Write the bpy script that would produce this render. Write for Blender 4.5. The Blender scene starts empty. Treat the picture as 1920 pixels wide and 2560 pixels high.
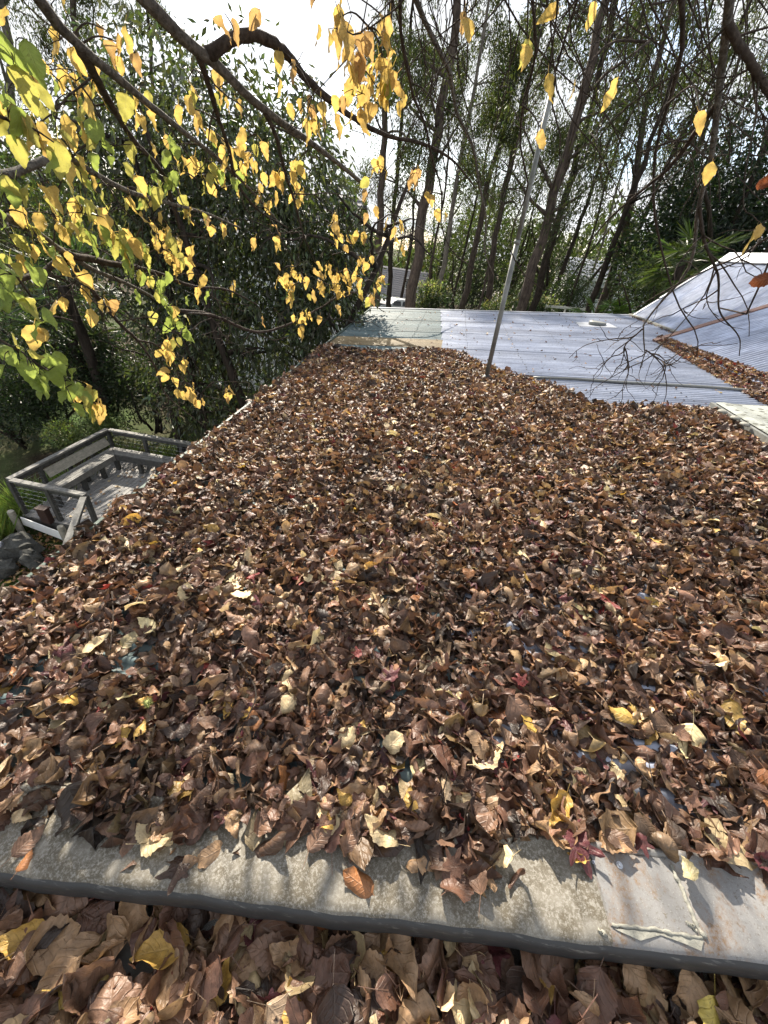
import bpy, math
import numpy as np
from mathutils import Matrix, Vector

# ---------------------------------------------------------------- camera, sky, sun, exposure
sc = bpy.context.scene
F, CX, CY, H = 962.0, 960.0, 1280.0, 1.45          # focal length and centre in photo pixels, eye height above the roof
def _n(v): return v / np.linalg.norm(v)
_up = -_n(np.array([-195 / F, -1350 / F, -1.0]))
_e = np.array([(1154 - CX) / F, (CY - 623) / F, -1.0]); _e = _n(_e - _e.dot(_up) * _up)
RW = np.stack([np.cross(_e, _up), _e, _up])          # camera axes in the world: +Y runs along the roof edge
EYE = np.array([0.0, 0.0, H])
cam = bpy.data.cameras.new("camera"); camo = bpy.data.objects.new("camera", cam)
sc.collection.objects.link(camo); sc.camera = camo
cam.sensor_fit = 'VERTICAL'; cam.sensor_height = 34.6; cam.sensor_width = 25.95
cam.lens = F / 2560 * 34.6; cam.clip_start = 0.02; cam.clip_end = 2000
M4 = np.eye(4); M4[:3, :3] = RW; M4[:3, 3] = EYE
camo.matrix_world = Matrix(M4.tolist())
sc.render.resolution_x, sc.render.resolution_y = 768, 1024

SUN_AZ, SUN_EL = math.radians(-25.0), math.radians(36.0)   # azimuth from +Y, negative to the left
SUN_DIR = np.array([math.sin(SUN_AZ) * math.cos(SUN_EL), math.cos(SUN_AZ) * math.cos(SUN_EL), math.sin(SUN_EL)])
world = bpy.data.worlds.new("World"); sc.world = world; world.use_nodes = True
wn = world.node_tree; wn.nodes.clear()
def wnode(t): return wn.nodes.new(t)
sky = wnode('ShaderNodeTexSky'); sky.sky_type = 'NISHITA'; sky.sun_disc = False
sky.sun_elevation = SUN_EL; sky.sun_rotation = SUN_AZ
tc = wnode('ShaderNodeTexCoord'); mp = wnode('ShaderNodeMapping'); mp.inputs['Scale'].default_value = (1, 1, 2.2)
cl = wnode('ShaderNodeTexNoise'); cl.inputs['Scale'].default_value = 3.2; cl.inputs['Detail'].default_value = 7; cl.inputs['Roughness'].default_value = .55
cr = wnode('ShaderNodeValToRGB'); cr.color_ramp.elements[0].position = .36; cr.color_ramp.elements[1].position = .50
mixc = wnode('ShaderNodeMixRGB'); mixc.inputs['Color2'].default_value = (4.1, 4.18, 4.3, 1)
bg = wnode('ShaderNodeBackground'); bg.inputs['Strength'].default_value = .10
wo = wnode('ShaderNodeOutputWorld')
L = wn.links.new
L(tc.outputs['Generated'], mp.inputs['Vector']); L(mp.outputs[0], cl.inputs['Vector']); L(cl.outputs['Fac'], cr.inputs['Fac'])
L(cr.outputs[0], mixc.inputs['Fac']); L(sky.outputs[0], mixc.inputs['Color1']); L(mixc.outputs[0], bg.inputs['Color']); L(bg.outputs[0], wo.inputs[0])
sun = bpy.data.lights.new("sun", 'SUN'); sun.energy = 5.0; sun.angle = math.radians(.6); sun.color = (1, .91, .77)
suno = bpy.data.objects.new("sun", sun); sc.collection.objects.link(suno)
suno.rotation_euler = Vector(SUN_DIR.tolist()).to_track_quat('Z', 'Y').to_euler()
vs = sc.view_settings; vs.view_transform = 'Standard'; vs.look = 'None'; vs.gamma = 1; vs.use_curve_mapping = False
vs.exposure = 1.5
sc.cycles.max_bounces = 4; sc.cycles.diffuse_bounces = 2; sc.cycles.glossy_bounces = 2; sc.cycles.transmission_bounces = 2
sc.cycles.caustics_reflective = False; sc.cycles.caustics_refractive = False
sc.cycles.use_denoising = True; sc.cycles.denoiser = 'OPENIMAGEDENOISE'; sc.cycles.use_adaptive_sampling = True; sc.cycles.adaptive_threshold = .03

# ---------------------------------------------------------------- helpers
rng = np.random.default_rng(7)
COL = sc.collection
def ray(px, py):
    d = np.array([(px - CX) / F, (CY - py) / F, -1.0]); return RW @ _n(d)
def P(px, py, d): return EYE + ray(px, py) * d
def at_y(px, py, y): r = ray(px, py); return EYE + r * (y - EYE[1]) / r[1]
def at_z(px, py, z): r = ray(px, py); return EYE + r * (z - EYE[2]) / r[2]
SL = math.tan(math.radians(6.4))                     # the low roof falls to the left
def on_roof(px, py, off=0.0):
    r = ray(px, py); n = np.array([-SL, 0, 1.0]); return EYE + r * ((off - n.dot(EYE)) / n.dot(r))
def roof_z(x): return SL * x

class MB:
    def __init__(s): s.v, s.f, s.c, s.u, s.n = [], [], [], [], 0
    def add(s, v, f, col=None, uv=None):
        v = np.asarray(v, float).reshape(-1, 3); f = np.asarray(f, int).reshape(-1, 3)
        s.v.append(v); s.f.append(f + s.n); s.n += len(v)
        c = np.ones((len(v), 4)); 
        if col is not None: c[:, :3] = np.asarray(col)[..., :3]
        s.c.append(c); s.u.append(np.zeros((len(v), 2)) if uv is None else np.asarray(uv, float))
    def box(s, lo, hi):
        lo, hi = np.asarray(lo, float), np.asarray(hi, float)
        s.hexa([(x, y, z) for z in (lo[2], hi[2]) for x, y in ((lo[0], lo[1]), (hi[0], lo[1]), (hi[0], hi[1]), (lo[0], hi[1]))])
    def hexa(s, p): s.add(p, BOXF)
    def beam(s, a, b, w, h, up=(0, 0, 1)):           # a bar with its top face centred on a-b
        a, b = np.asarray(a, float), np.asarray(b, float); t = _n(b - a); sd = _n(np.cross(t, up)); u = np.cross(sd, t)
        s.hexa([q + sd * k * w / 2 + u * z for z in (-h, 0) for q, k in ((a, -1), (a, 1), (b, 1), (b, -1))])
    def quad(s, a, b, c, d): s.add([a, b, c, d], [(0, 1, 2), (0, 2, 3)])
    def tube(s, pts, rad, sides=8, col=None, cap=True):
        pts = np.asarray(pts, float); k = len(pts); rad = np.broadcast_to(np.asarray(rad, float), (k,))
        t = np.gradient(pts, axis=0); t /= np.linalg.norm(t, axis=1)[:, None] + 1e-9
        ref = np.array([0, 0, 1.0]) if abs(t[:, 2]).mean() < .8 else np.array([1.0, 0, 0])
        a = np.cross(t, ref); a /= np.linalg.norm(a, axis=1)[:, None] + 1e-9; b = np.cross(t, a)
        th = np.arange(sides) * 2 * math.pi / sides
        ring = pts[:, None] + rad[:, None, None] * (np.cos(th)[None, :, None] * a[:, None] + np.sin(th)[None, :, None] * b[:, None])
        v = ring.reshape(-1, 3); i = np.arange(k - 1)[:, None] * sides; j = np.arange(sides)[None]; j2 = (j + 1) % sides
        f = np.stack([np.stack([i + j, i + j2, i + sides + j2], -1), np.stack([i + j, i + sides + j2, i + sides + j], -1)], 2).reshape(-1, 3)
        if cap:
            e = (k - 1) * sides
            f = np.vstack([f, [(0, q + 1, q) for q in range(1, sides - 1)], [(e, e + q, e + q + 1) for q in range(1, sides - 1)]])
        uv = np.stack([np.tile(th / 6.28, k), np.repeat(np.arange(k), sides)], -1)
        s.add(v, f, col, uv)
    def build(s, name, mat, parent=None, smooth=False, kind=None, label=None, attrs=True):
        me = mesh_from(name, s, mat, smooth, attrs); o = bpy.data.objects.new(name, me); COL.objects.link(o)
        if parent is not None: o.parent = parent
        if kind: o["kind"] = kind
        if label: o["label"] = label
        return o
BOXF = [(0, 2, 1), (0, 3, 2), (4, 5, 6), (4, 6, 7), (0, 1, 5), (0, 5, 4), (1, 2, 6), (1, 6, 5), (2, 3, 7), (2, 7, 6), (3, 0, 4), (3, 4, 7)]
def mesh_from(name, s, mat, smooth, attrs=True):
    v = np.concatenate(s.v); f = np.concatenate(s.f)
    me = bpy.data.meshes.new(name); me.vertices.add(len(v)); me.vertices.foreach_set('co', v.astype(np.float32).ravel())
    me.loops.add(f.size); me.loops.foreach_set('vertex_index', f.astype(np.int32).ravel())
    me.polygons.add(len(f)); me.polygons.foreach_set('loop_start', (np.arange(len(f)) * 3).astype(np.int32))
    me.polygons.foreach_set('use_smooth', np.full(len(f), bool(smooth)))
    if attrs:
        a = me.attributes.new('Col', 'FLOAT_COLOR', 'POINT'); a.data.foreach_set('color', np.concatenate(s.c).astype(np.float32).ravel())
        a = me.attributes.new('luv', 'FLOAT2', 'POINT'); a.data.foreach_set('vector', np.concatenate(s.u).astype(np.float32).ravel())
    me.update(calc_edges=True); me.validate()
    if mat is not None: me.materials.append(mat)
    return me
def tag(o, label, cat, group=None, kind=None):
    o["label"] = label
    if cat: o["category"] = cat
    if group: o["group"] = group
    if kind: o["kind"] = kind
    return o
def empty(name, loc=(0, 0, 0)):
    o = bpy.data.objects.new(name, None); o.location = loc; COL.objects.link(o); return o
class Thing:
    """an Empty at the base of a thing; meshes are given in world coordinates and moved under it"""
    def __init__(s, name, loc, label, cat, group=None):
        s.loc = np.asarray(loc, float); s.o = empty(name, loc); tag(s.o, label, cat, group)
    def part(s, mb, name, mat, smooth=False, parent=None, kind=None, label=None):
        for i in range(len(mb.v)): mb.v[i] = mb.v[i] - s.loc
        return mb.build(name, mat, parent or s.o, smooth, kind, label)
def one(mb, name, mat, label, cat, group=None, smooth=False, kind=None):
    return tag(mb.build(name, mat, None, smooth), label, cat, group, kind)
def smooth_path(pts, n):
    pts = np.asarray(pts, float); d = np.r_[0, np.cumsum(np.linalg.norm(np.diff(pts[:, :3], axis=0), axis=1))]
    q = np.linspace(0, d[-1], n); k = len(pts); out = np.zeros((n, pts.shape[1]))
    idx = np.clip(np.searchsorted(d, q, 'right') - 1, 0, k - 2)
    m = np.gradient(pts, d, axis=0) if k > 2 else np.repeat((pts[1:] - pts[:1]) / d[-1], 2, 0)
    h = (d[idx + 1] - d[idx])[:, None]; t = ((q - d[idx]) / (d[idx + 1] - d[idx]))[:, None]
    a, b = pts[idx], pts[idx + 1]; ma, mb_ = m[idx] * h, m[idx + 1] * h
    return (2 * t**3 - 3 * t**2 + 1) * a + (t**3 - 2 * t**2 + t) * ma + (-2 * t**3 + 3 * t**2) * b + (t**3 - t**2) * mb_
def in_poly(p, poly):
    x, y = p[:, 0], p[:, 1]; r = np.zeros(len(p), bool); n = len(poly)
    for i in range(n):
        (x1, y1), (x2, y2) = poly[i], poly[(i + 1) % n]
        c = ((y1 > y) != (y2 > y)) & (x < (x2 - x1) * (y - y1) / (y2 - y1 + 1e-12) + x1); r ^= c
    return r
def rot_euler(rx, ry, rz):                            # arrays -> (n,3,3), Rz @ Ry @ Rx
    cx, sx, cy, sy, cz, sz = np.cos(rx), np.sin(rx), np.cos(ry), np.sin(ry), np.cos(rz), np.sin(rz)
    R = np.empty((len(rx), 3, 3))
    R[:, 0, 0] = cz * cy; R[:, 0, 1] = cz * sy * sx - sz * cx; R[:, 0, 2] = cz * sy * cx + sz * sx
    R[:, 1, 0] = sz * cy; R[:, 1, 1] = sz * sy * sx + cz * cx; R[:, 1, 2] = sz * sy * cx - cz * sx
    R[:, 2, 0] = -sy; R[:, 2, 1] = cy * sx; R[:, 2, 2] = cy * cx
    return R

# ---------------------------------------------------------------- materials
class Mat:
    def __init__(s, name):
        s.m = bpy.data.materials.new(name); s.m.use_nodes = True; s.t = s.m.node_tree; s.t.nodes.clear()
        s.out = s.n('ShaderNodeOutputMaterial'); s.b = s.n('ShaderNodeBsdfPrincipled'); s.l(s.b.outputs[0], s.out.inputs[0])
    def n(s, t, **k):
        x = s.t.nodes.new(t)
        for a, v in k.items():
            if a in x.inputs.keys(): x.inputs[a].default_value = v
            else: setattr(x, a, v)
        return x
    def l(s, a, b): s.t.links.new(a, b)
    def coord(s, kind='Object', scale=(1, 1, 1)):
        if kind == 'World': c = s.n('ShaderNodeNewGeometry').outputs['Position']
        else: c = s.n('ShaderNodeTexCoord').outputs[kind]
        m = s.n('ShaderNodeMapping'); m.inputs['Scale'].default_value = scale; s.l(c, m.inputs[0]); return m.outputs[0]
    def noise(s, vec, scale, detail=4, rough=.55):
        x = s.n('ShaderNodeTexNoise'); x.inputs['Scale'].default_value = scale; x.inputs['Detail'].default_value = detail; x.inputs['Roughness'].default_value = rough
        s.l(vec, x.inputs['Vector']); return x.outputs['Fac']
    def ramp(s, fac, stops):
        r = s.n('ShaderNodeValToRGB'); e = r.color_ramp.elements
        while len(e) < len(stops): e.new(.5)
        for q, (p, c) in zip(e, stops): q.position = p; q.color = (c, c, c, 1) if isinstance(c, (int, float)) else (*c, 1)
        s.l(fac, r.inputs[0]); return r.outputs[0]
    def mix(s, a, b, fac, mode='MIX'):
        x = s.n('ShaderNodeMixRGB', blend_type=mode)
        for i, q in ((0, fac), (1, a), (2, b)):
            if isinstance(q, (int, float)): x.inputs[i].default_value = q
            elif isinstance(q, tuple): x.inputs[i].default_value = (*q, 1)
            else: s.l(q, x.inputs[i])
        return x.outputs[0]
    def math(s, op, a, b=0.0, c=None):
        x = s.n('ShaderNodeMath', operation=op)
        for i, q in ((0, a), (1, b), (2, c)):
            if q is None: continue
            if isinstance(q, (int, float)): x.inputs[i].default_value = q
            else: s.l(q, x.inputs[i])
        return x.outputs[0]
    def bump(s, h, strength=.3, dist=.01):
        x = s.n('ShaderNodeBump'); x.inputs['Strength'].default_value = strength; x.inputs['Distance'].default_value = dist
        s.l(h, x.inputs['Height']); s.l(x.outputs[0], s.b.inputs['Normal']); return x.outputs[0]
    def base(s, c, rough=.6, metal=0, spec=None):
        if isinstance(c, tuple): s.b.inputs['Base Color'].default_value = (*c, 1)
        else: s.l(c, s.b.inputs['Base Color'])
        if isinstance(rough, (int, float)): s.b.inputs['Roughness'].default_value = rough
        else: s.l(rough, s.b.inputs['Roughness'])
        s.b.inputs['Metallic'].default_value = metal
        if spec is not None: s.b.inputs['Specular IOR Level'].default_value = spec
    def translucent(s, c, amount, normal=None):
        t = s.n('ShaderNodeBsdfTranslucent'); x = s.n('ShaderNodeMixShader'); x.inputs[0].default_value = amount
        s.l(c, t.inputs[0]); s.l(s.b.outputs[0], x.inputs[1]); s.l(t.outputs[0], x.inputs[2]); s.l(x.outputs[0], s.out.inputs[0])
    def attr(s, name, out='Color'): return s.n('ShaderNodeAttribute', attribute_name=name).outputs[out]

def leaf_material(name, trans, rough, spec, spots, vein_light, tint=1.3, mott=.4, tb=.6):
    m = Mat(name); col = m.attr('Col'); uv = m.attr('luv', 'Vector')
    sp = m.n('ShaderNodeSeparateXYZ'); m.l(uv, sp.inputs[0]); s_, u_ = sp.outputs[0], sp.outputs[1]
    ab = m.math('ABSOLUTE', s_); n0 = m.noise(m.coord('World'), 14, 2)
    ph = m.math('FRACT', m.math('ADD', m.math('SUBTRACT', m.math('MULTIPLY', u_, 8.0), m.math('MULTIPLY', ab, 1.7)), m.math('MULTIPLY', n0, 1.6)))
    tri = m.math('ABSOLUTE', m.math('SUBTRACT', ph, .5))                     # 0 at a side vein, .5 between
    vein = m.ramp(tri, [(0.0, 1.0), (.13, 0.0)]); rib = m.ramp(ab, [(0.0, 1.0), (.09, 0.0)])
    v = m.math('MAXIMUM', vein, rib)
    w = m.coord('World'); n1 = m.noise(w, 55, 4); n2 = m.noise(w, 160, 2)
    c = m.mix(col, m.mix(col, (.30, .26, .2), .65), m.math('MULTIPLY', v, vein_light))
    c = m.mix(c, m.ramp(n1, [(.25, 1 - mott), (.75, 1 + mott)]), .8, 'MULTIPLY')
    c = m.mix(c, m.mix(c, (.06, .03, .015), .8), m.math('MULTIPLY', m.ramp(n2, [(.62, 0.0), (.70, 1.0)]), spots))
    m.base(c, rough, 0, spec)
    hgt = m.math('ADD', m.math('MULTIPLY', v, .28), m.math('MULTIPLY', n1, 1.0)); m.bump(hgt, .7, .006)
    m.translucent(m.mix(c, (tint, tint * .97, tint * tb), 1.0, 'MULTIPLY'), trans)
    return m.m
M = {}
M['litter'] = leaf_material('fallen_leaf', .20, .47, .5, .5, .14, 1.25, .4, .75)
M['autumn'] = leaf_material('autumn_leaf', .48, .45, .35, .35, .2, 1.2, .2, .85)
def small_leaf(name, trans, rough, spec=.4):
    m = Mat(name); col = m.attr('Col'); n = m.noise(m.coord('World'), 9, 3)
    c = m.mix(col, m.ramp(n, [(.3, .65), (.75, 1.3)]), .8, 'MULTIPLY'); m.base(c, rough, 0, spec)
    m.translucent(m.mix(c, (1.5, 1.6, .6), 1.0, 'MULTIPLY'), trans); return m.m
M['glossy'] = small_leaf('evergreen_leaf', .3, .4, .5)
M['gum'] = small_leaf('gum_leaf', .38, .5, .3)
M['shrub'] = small_leaf('shrub_leaf', .35, .45, .4)
def bark(name, c1, c2, scale, streak=6.0, bump=.6):
    m = Mat(name); v = m.coord('World', (scale, scale, scale / streak)); n = m.noise(v, 1.0, 6, .65); n2 = m.noise(m.coord('World'), scale * .35, 3)
    c = m.mix(m.ramp(n, [(.3, c1), (.7, c2)]), m.ramp(n2, [(.3, .6), (.7, 1.25)]), .7, 'MULTIPLY')
    m.base(c, .9, 0, .15); m.bump(n, bump, .04); return m.m
M['bark_gum'] = bark('stringy_bark', (.028, .021, .018), (.125, .096, .080), 14, 9)
M['bark_grey'] = bark('grey_bark', (.08, .068, .058), (.22, .195, .17), 12, 4)
M['bark_dark'] = bark('dark_bark', (.014, .011, .009), (.060, .046, .037), 16, 7)
M['bark_twig'] = bark('twig_bark', (.024, .018, .015), (.085, .066, .054), 60, 1.5, .5)
M['bark_limb'] = bark('limb_bark', (.075, .066, .058), (.27, .245, .215), 60, 1.3, 1.0)
def metal_sheet(name, c1, c2, dirt, rough, metal=.0, dirt_amt=.5, spec=.2):
    m = Mat(name); w = m.coord('World'); ln = m.coord('World', (.35, 9, 9))
    n1 = m.noise(w, 1.3, 4); n2 = m.noise(ln, 1.0, 4); n3 = m.noise(w, 30, 5, .7)
    n5 = m.noise(m.coord('World', (.12, 1.6, 1.6)), 1.0, 3)
    c = m.mix(m.ramp(n1, [(.3, c1), (.7, c2)]), m.ramp(n2, [(.3, .68), (.7, 1.12)]), 1.0, 'MULTIPLY'); c = m.mix(c, m.ramp(n5, [(.35, .72), (.65, 1.12)]), 1.0, 'MULTIPLY')
    c = m.mix(c, dirt, m.math('MULTIPLY', m.ramp(n3, [(.5, 0.0), (.72, 1.0)]), dirt_amt))
    m.base(c, m.ramp(n1, [(.3, rough - .06), (.7, rough + .1)]), metal, spec); m.bump(n3, .05, .002); return m.m
M['zinc'] = metal_sheet('zinc_roofing', (.26, .29, .37), (.33, .36, .44), (.11, .105, .10), .42, .2, .45)
M['zinc_house'] = metal_sheet('zinc_house_roofing', (.33, .37, .48), (.38, .42, .53), (.15, .145, .15), .42, .15, .25)
M['green_sheet'] = metal_sheet('weathered_green_sheet', (.095, .142, .15), (.145, .19, .198), (.07, .07, .05), .55, 0, .5)
M['yellow_sheet'] = metal_sheet('yellowed_sheet', (.23, .17, .09), (.30, .235, .14), (.14, .11, .07), .55, 0, .6)
M['galv'] = metal_sheet('galvanised_ridge', (.38, .40, .45), (.46, .48, .52), (.2, .19, .17), .4, .4, .3)
M['brown_metal'] = metal_sheet('brown_barge', (.16, .09, .072), (.21, .125, .10), (.08, .05, .045), .6, 0, .3)
M['edge_green'] = metal_sheet('pale_green_edge', (.085, .125, .105), (.14, .18, .155), (.04, .04, .03), .55, 0, .5)
M['pole'] = metal_sheet('galvanised_pole', (.19, .195, .185), (.25, .255, .24), (.09, .085, .065), .5, .3, .4)
def plain(name, c, rough=.6, metal=0, var=.25, scale=8, bump=0.0, spec=None):
    m = Mat(name); n = m.noise(m.coord('World'), scale, 5)
    m.base(m.mix(c, m.ramp(n, [(.25, 1 - var), (.75, 1 + var)]), 1.0, 'MULTIPLY'), rough, metal, spec)
    if bump: m.bump(n, bump, .01)
    return m.m
def flash_material(name, base, lichen, rust, l_lo, r_lo):
    m = Mat(name); w = m.coord('World'); n1 = m.noise(w, 7, 4); n2 = m.noise(w, 120, 5, .75); n3 = m.noise(m.coord('World', (1, .6, 1)), 9, 6, .7)
    n4 = m.noise(w, 330, 3, .7)
    c = m.mix(base, m.ramp(n1, [(.3, .78), (.7, 1.15)]), 1.0, 'MULTIPLY')
    big = m.ramp(m.noise(w, 11, 5, .6), [(.30, .1), (.55, 1.0)])
    c = m.mix(c, lichen, m.math('MULTIPLY', m.math('MULTIPLY', m.ramp(n2, [(l_lo, 0.0), (l_lo + .12, 1.0)]), big), .9))
    c = m.mix(c, rust, m.math('MULTIPLY', m.ramp(n3, [(r_lo, 0.0), (r_lo + .12, .9)]), m.ramp(n2, [(.42, .25), (.58, 1.0)])))
    c = m.mix(c, (.40, .40, .38), m.math('MULTIPLY', m.ramp(n4, [(.60, 0.0), (.68, 1.0)]), .5))
    m.base(c, .55, .12); m.bump(n2, .25, .002); return m.m
M['flash_left'] = flash_material('lichened_flashing', (.225, .21, .18), (.075, .060, .036), (.13, .10, .065), .40, .62)
M['flash_right'] = flash_material('zinc_flashing', (.205, .20, .195), (.10, .085, .06), (.17, .095, .042), .54, .46)
def shaded_lip_face():  # shade on the front lip put into a near-black colour; paler flecks are chips
    m = Mat('shaded_front_lip'); w = m.coord('World', (.5, 3, 3)); n = m.noise(w, 40, 5, .7)
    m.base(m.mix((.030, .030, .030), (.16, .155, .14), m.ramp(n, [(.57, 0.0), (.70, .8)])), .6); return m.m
M['flash_front'] = shaded_lip_face()
M['sealant'] = plain('old_sealant', (.21, .205, .175), .7, 0, .3, 60, .5)
M['white_paint'] = plain('white_paint', (.78, .78, .76), .5, 0, .08, 5)
def timber(name, c1, c2):
    m = Mat(name); n = m.noise(m.coord('World', (7, 7, 7)), 2, 6, .6); g = m.noise(m.coord('World', (60, 8, 60)), 1.0, 4, .6)
    c = m.mix(m.ramp(n, [(.3, c1), (.7, c2)]), m.ramp(g, [(.3, .75), (.7, 1.2)]), 1.0, 'MULTIPLY'); m.base(c, .7, 0, .3); m.bump(g, .3, .003); return m.m
M['timber'] = timber('weathered_timber', (.11, .107, .10), (.22, .213, .197))
M['board'] = timber('deck_board_timber', (.16, .155, .15), (.28, .27, .26))
M['painted_timber'] = timber('grey_painted_timber', (.035, .035, .034), (.085, .083, .077))
M['pale_board'] = timber('pale_board', (.24, .225, .19), (.36, .335, .28))
M['wire'] = plain('steel_wire', (.35, .36, .38), .35, .8, .1)
M['rock'] = plain('dark_rock', (.05, .05, .045), .9, 0, .6, 25, 1.0)
M['wall'] = plain('pale_wall', (.62, .64, .66), .7, 0, .08, 4)
M['glass'] = plain('window_glass', (.03, .035, .04), .08, 0, .1, 3, 0, .6)
M['car_paint'] = plain('silver_car_paint', (.55, .57, .60), .25, .25, .04, 3)
M['black'] = plain('black_rubber', (.015, .015, .016), .6, 0, .2, 20)
M['lamp_red'] = plain('red_lamp', (.35, .02, .02), .25, 0, .1, 20)
M['slate'] = plain('grey_shingle', (.16, .155, .165), .8, 0, .35, 9, .4)
M['rail_white'] = plain('pale_rail', (.6, .6, .56), .6, 0, .15, 9)

def ground_material():
    m = Mat('garden_ground'); w = m.coord('World'); n1 = m.noise(w, .10, 5); n2 = m.noise(w, 2.2, 6, .65); n3 = m.noise(w, 24, 4, .7)
    c = m.mix((.045, .034, .022), (.050, .085, .022), m.ramp(n1, [(.45, 0.0), (.56, 1.0)]))
    c = m.mix(c, m.ramp(n2, [(.3, .55), (.7, 1.35)]), 1.0, 'MULTIPLY'); c = m.mix(c, (.16, .12, .07), m.math('MULTIPLY', m.ramp(n3, [(.56, 0.0), (.66, 1.0)]), .5))
    m.base(c, .95, 0, .1); m.bump(m.math('ADD', n2, n3), .6, .05); return m.m
M['ground'] = ground_material()
M['drive'] = plain('gravel_drive', (.30, .28, .25), .9, 0, .25, 12, .3)
M['lawn'] = plain('lawn', (.10, .19, .04), .9, 0, .3, 6, .3)

# ---------------------------------------------------------------- ground
GZ = -4.75
g = MB(); n = 90; xs = np.sinh(np.linspace(-4.2, 4.2, n)) * 12; X, Y = np.meshgrid(xs, xs + 14)
far = np.clip((np.hypot(X, Y - 8) - 22) / 60, 0, 1)
Z = GZ - .25 + .10 * np.sin(X * .21) * np.cos(Y * .17) + far * (.6 * np.sin(X * .05 + 1) + .5 * np.sin(Y * .06))
i = (np.arange(n - 1)[:, None] * n + np.arange(n - 1)[None]).ravel()
g.add(np.stack([X, Y, Z], -1).reshape(-1, 3), np.vstack([np.stack([i, i + 1, i + n + 1], -1), np.stack([i, i + n + 1, i + n], -1)]))
tag(g.build('ground', M['ground'], None, True), 'leaf-strewn garden ground among the trees', None, None, 'structure')
def strip(name, mat, pts, width, label, z):
    m = MB(); p = smooth_path(pts, 14); t = np.gradient(p, axis=0); t /= np.linalg.norm(t, axis=1)[:, None]; sd = np.stack([t[:, 1], -t[:, 0]], -1)
    a, b = p + sd * width / 2, p - sd * width / 2
    for k in range(13): m.quad((*a[k], z), (*a[k + 1], z), (*b[k + 1], z), (*b[k], z))
    tag(m.build(name, mat), label, None, None, 'structure')
strip('driveway', M['drive'], [(-14, 46), (-5, 44), (2, 41), (6, 48), (7, 60), (6, 90)], 4.0, 'pale gravel driveway between the gum trees', GZ + .62)
strip('lawn', M['lawn'], [(17, 33), (24, 36), (34, 40)], 7.0, 'bright strip of lawn beyond the gum trees', GZ + .58)

# ---------------------------------------------------------------- house: low roof, upper roofs, flashing
def corrugated(mb, o, along, across, length, ncorr, pitch=.0762, amp=.0105, seg=2, per=8):
    o, along, across = map(lambda q: np.asarray(q, float), (o, along, across)); nrm = np.cross(along, across)
    if nrm[2] < 0: nrm = -nrm
    k = ncorr * per + 1; t = np.arange(k) / per * pitch
    prof = amp * np.cos(np.arange(k) / per * 2 * math.pi)
    row = across * t[:, None] + nrm * prof[:, None]
    v = (o + row)[None] + along * (np.linspace(0, length, seg + 1)[:, None, None])
    i = (np.arange(seg)[:, None] * k + np.arange(k - 1)[None]).ravel()
    mb.add(v.reshape(-1, 3), np.vstack([np.stack([i, i + 1, i + k + 1], -1), np.stack([i, i + k + 1, i + k], -1)]))
house = Thing('house', (2, 6, GZ - .25), 'low house seen from above with leaf-covered metal roofs', 'house')
w = MB(); w.hexa([(x, y, z if z < -1 else roof_z(x) - .12) for z in (GZ - .3, 0) for x, y in ((-1.55, -1.4), (10, -1.4), (10, 12.0), (-1.75, 12.0))])
house.part(w, 'wall', M['wall'])
edge_x = lambda y: -1.83 - .033 * y
und = MB(); und.hexa([(x, y, roof_z(x) + z) for z in (-.11, -.03) for x, y in ((edge_x(.4) + .03, .40), (8, .40), (8, 12.26), (edge_x(12.2) + .03, 12.26))])
roof = house.part(und, 'low_roof', M['timber'], label='low corrugated roof half buried in fallen leaves')
al = _n(np.array([1, 0, SL])); ROWS = [(7.2 + .762 * k, 10 if k < 6 else 7) for k in range(-9, 7)]
for k, (y0, nc) in enumerate(ROWS):
    jx = .40 - .05 * y0; x0 = edge_x(y0) + .01; up = .0025 * (k % 2)
    s = MB(); corrugated(s, (x0, y0, roof_z(x0) + up), al, (0, 1, 0), (jx - x0) / al[0], nc)
    yel = abs(y0 - 7.2) < .01
    house.part(s, 'roof_sheet', M['yellow_sheet'] if yel else M['green_sheet'], True, roof, label='yellowed roof sheet' if yel else None)
    xe = 5.2
    s = MB(); corrugated(s, (jx - .06, y0, roof_z(jx - .06) + .006 + up), al, (0, 1, 0), (xe - jx) / al[0], nc)
    house.part(s, 'roof_sheet', M['zinc'], True, roof)
scr = MB()                                                      # rows of roofing screws
hexs = [(math.cos(a) * .011, math.sin(a) * .011) for a in np.arange(6) * math.pi / 3]
for x0 in (-1.25, -.62, .42, 1.25, 2.1, 2.95, 3.8):
    for k, y in enumerate(np.arange(.34, 12.2, .0762 * 2)):
        x = x0 + rng.normal(0, .006); z = roof_z(x) + .017
        scr.add([(x + a, y + b, z) for a, b in hexs] + [(x, y, z + .007)], [(q, (q + 1) % 6, 6) for q in range(6)])
house.part(scr, 'screw_rows', M['black'], False, roof, kind='stuff')
e = MB()
for ya, yb in ((.2, 3.1), (3.1, 6.2), (6.2, 9.3), (9.3, 12.3)):
    a = np.array([edge_x(ya), ya, roof_z(edge_x(ya)) + .035]); b = np.array([edge_x(yb), yb - .004, roof_z(edge_x(yb)) + .035]); e.beam(a, b, .022, .11)
house.part(e, 'eave_trim', M['edge_green'], False, roof, label='thin pale green trim along the eave')
e = MB(); e.hexa([(x, y, roof_z(x) + z) for z in (-.06, .035) for x, y in ((edge_x(12.2), 12.262), (4.85, 12.262), (4.85, 12.36), (edge_x(12.2), 12.36))])
house.part(e, 'far_edge_trim', M['galv'], False, roof)
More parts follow.
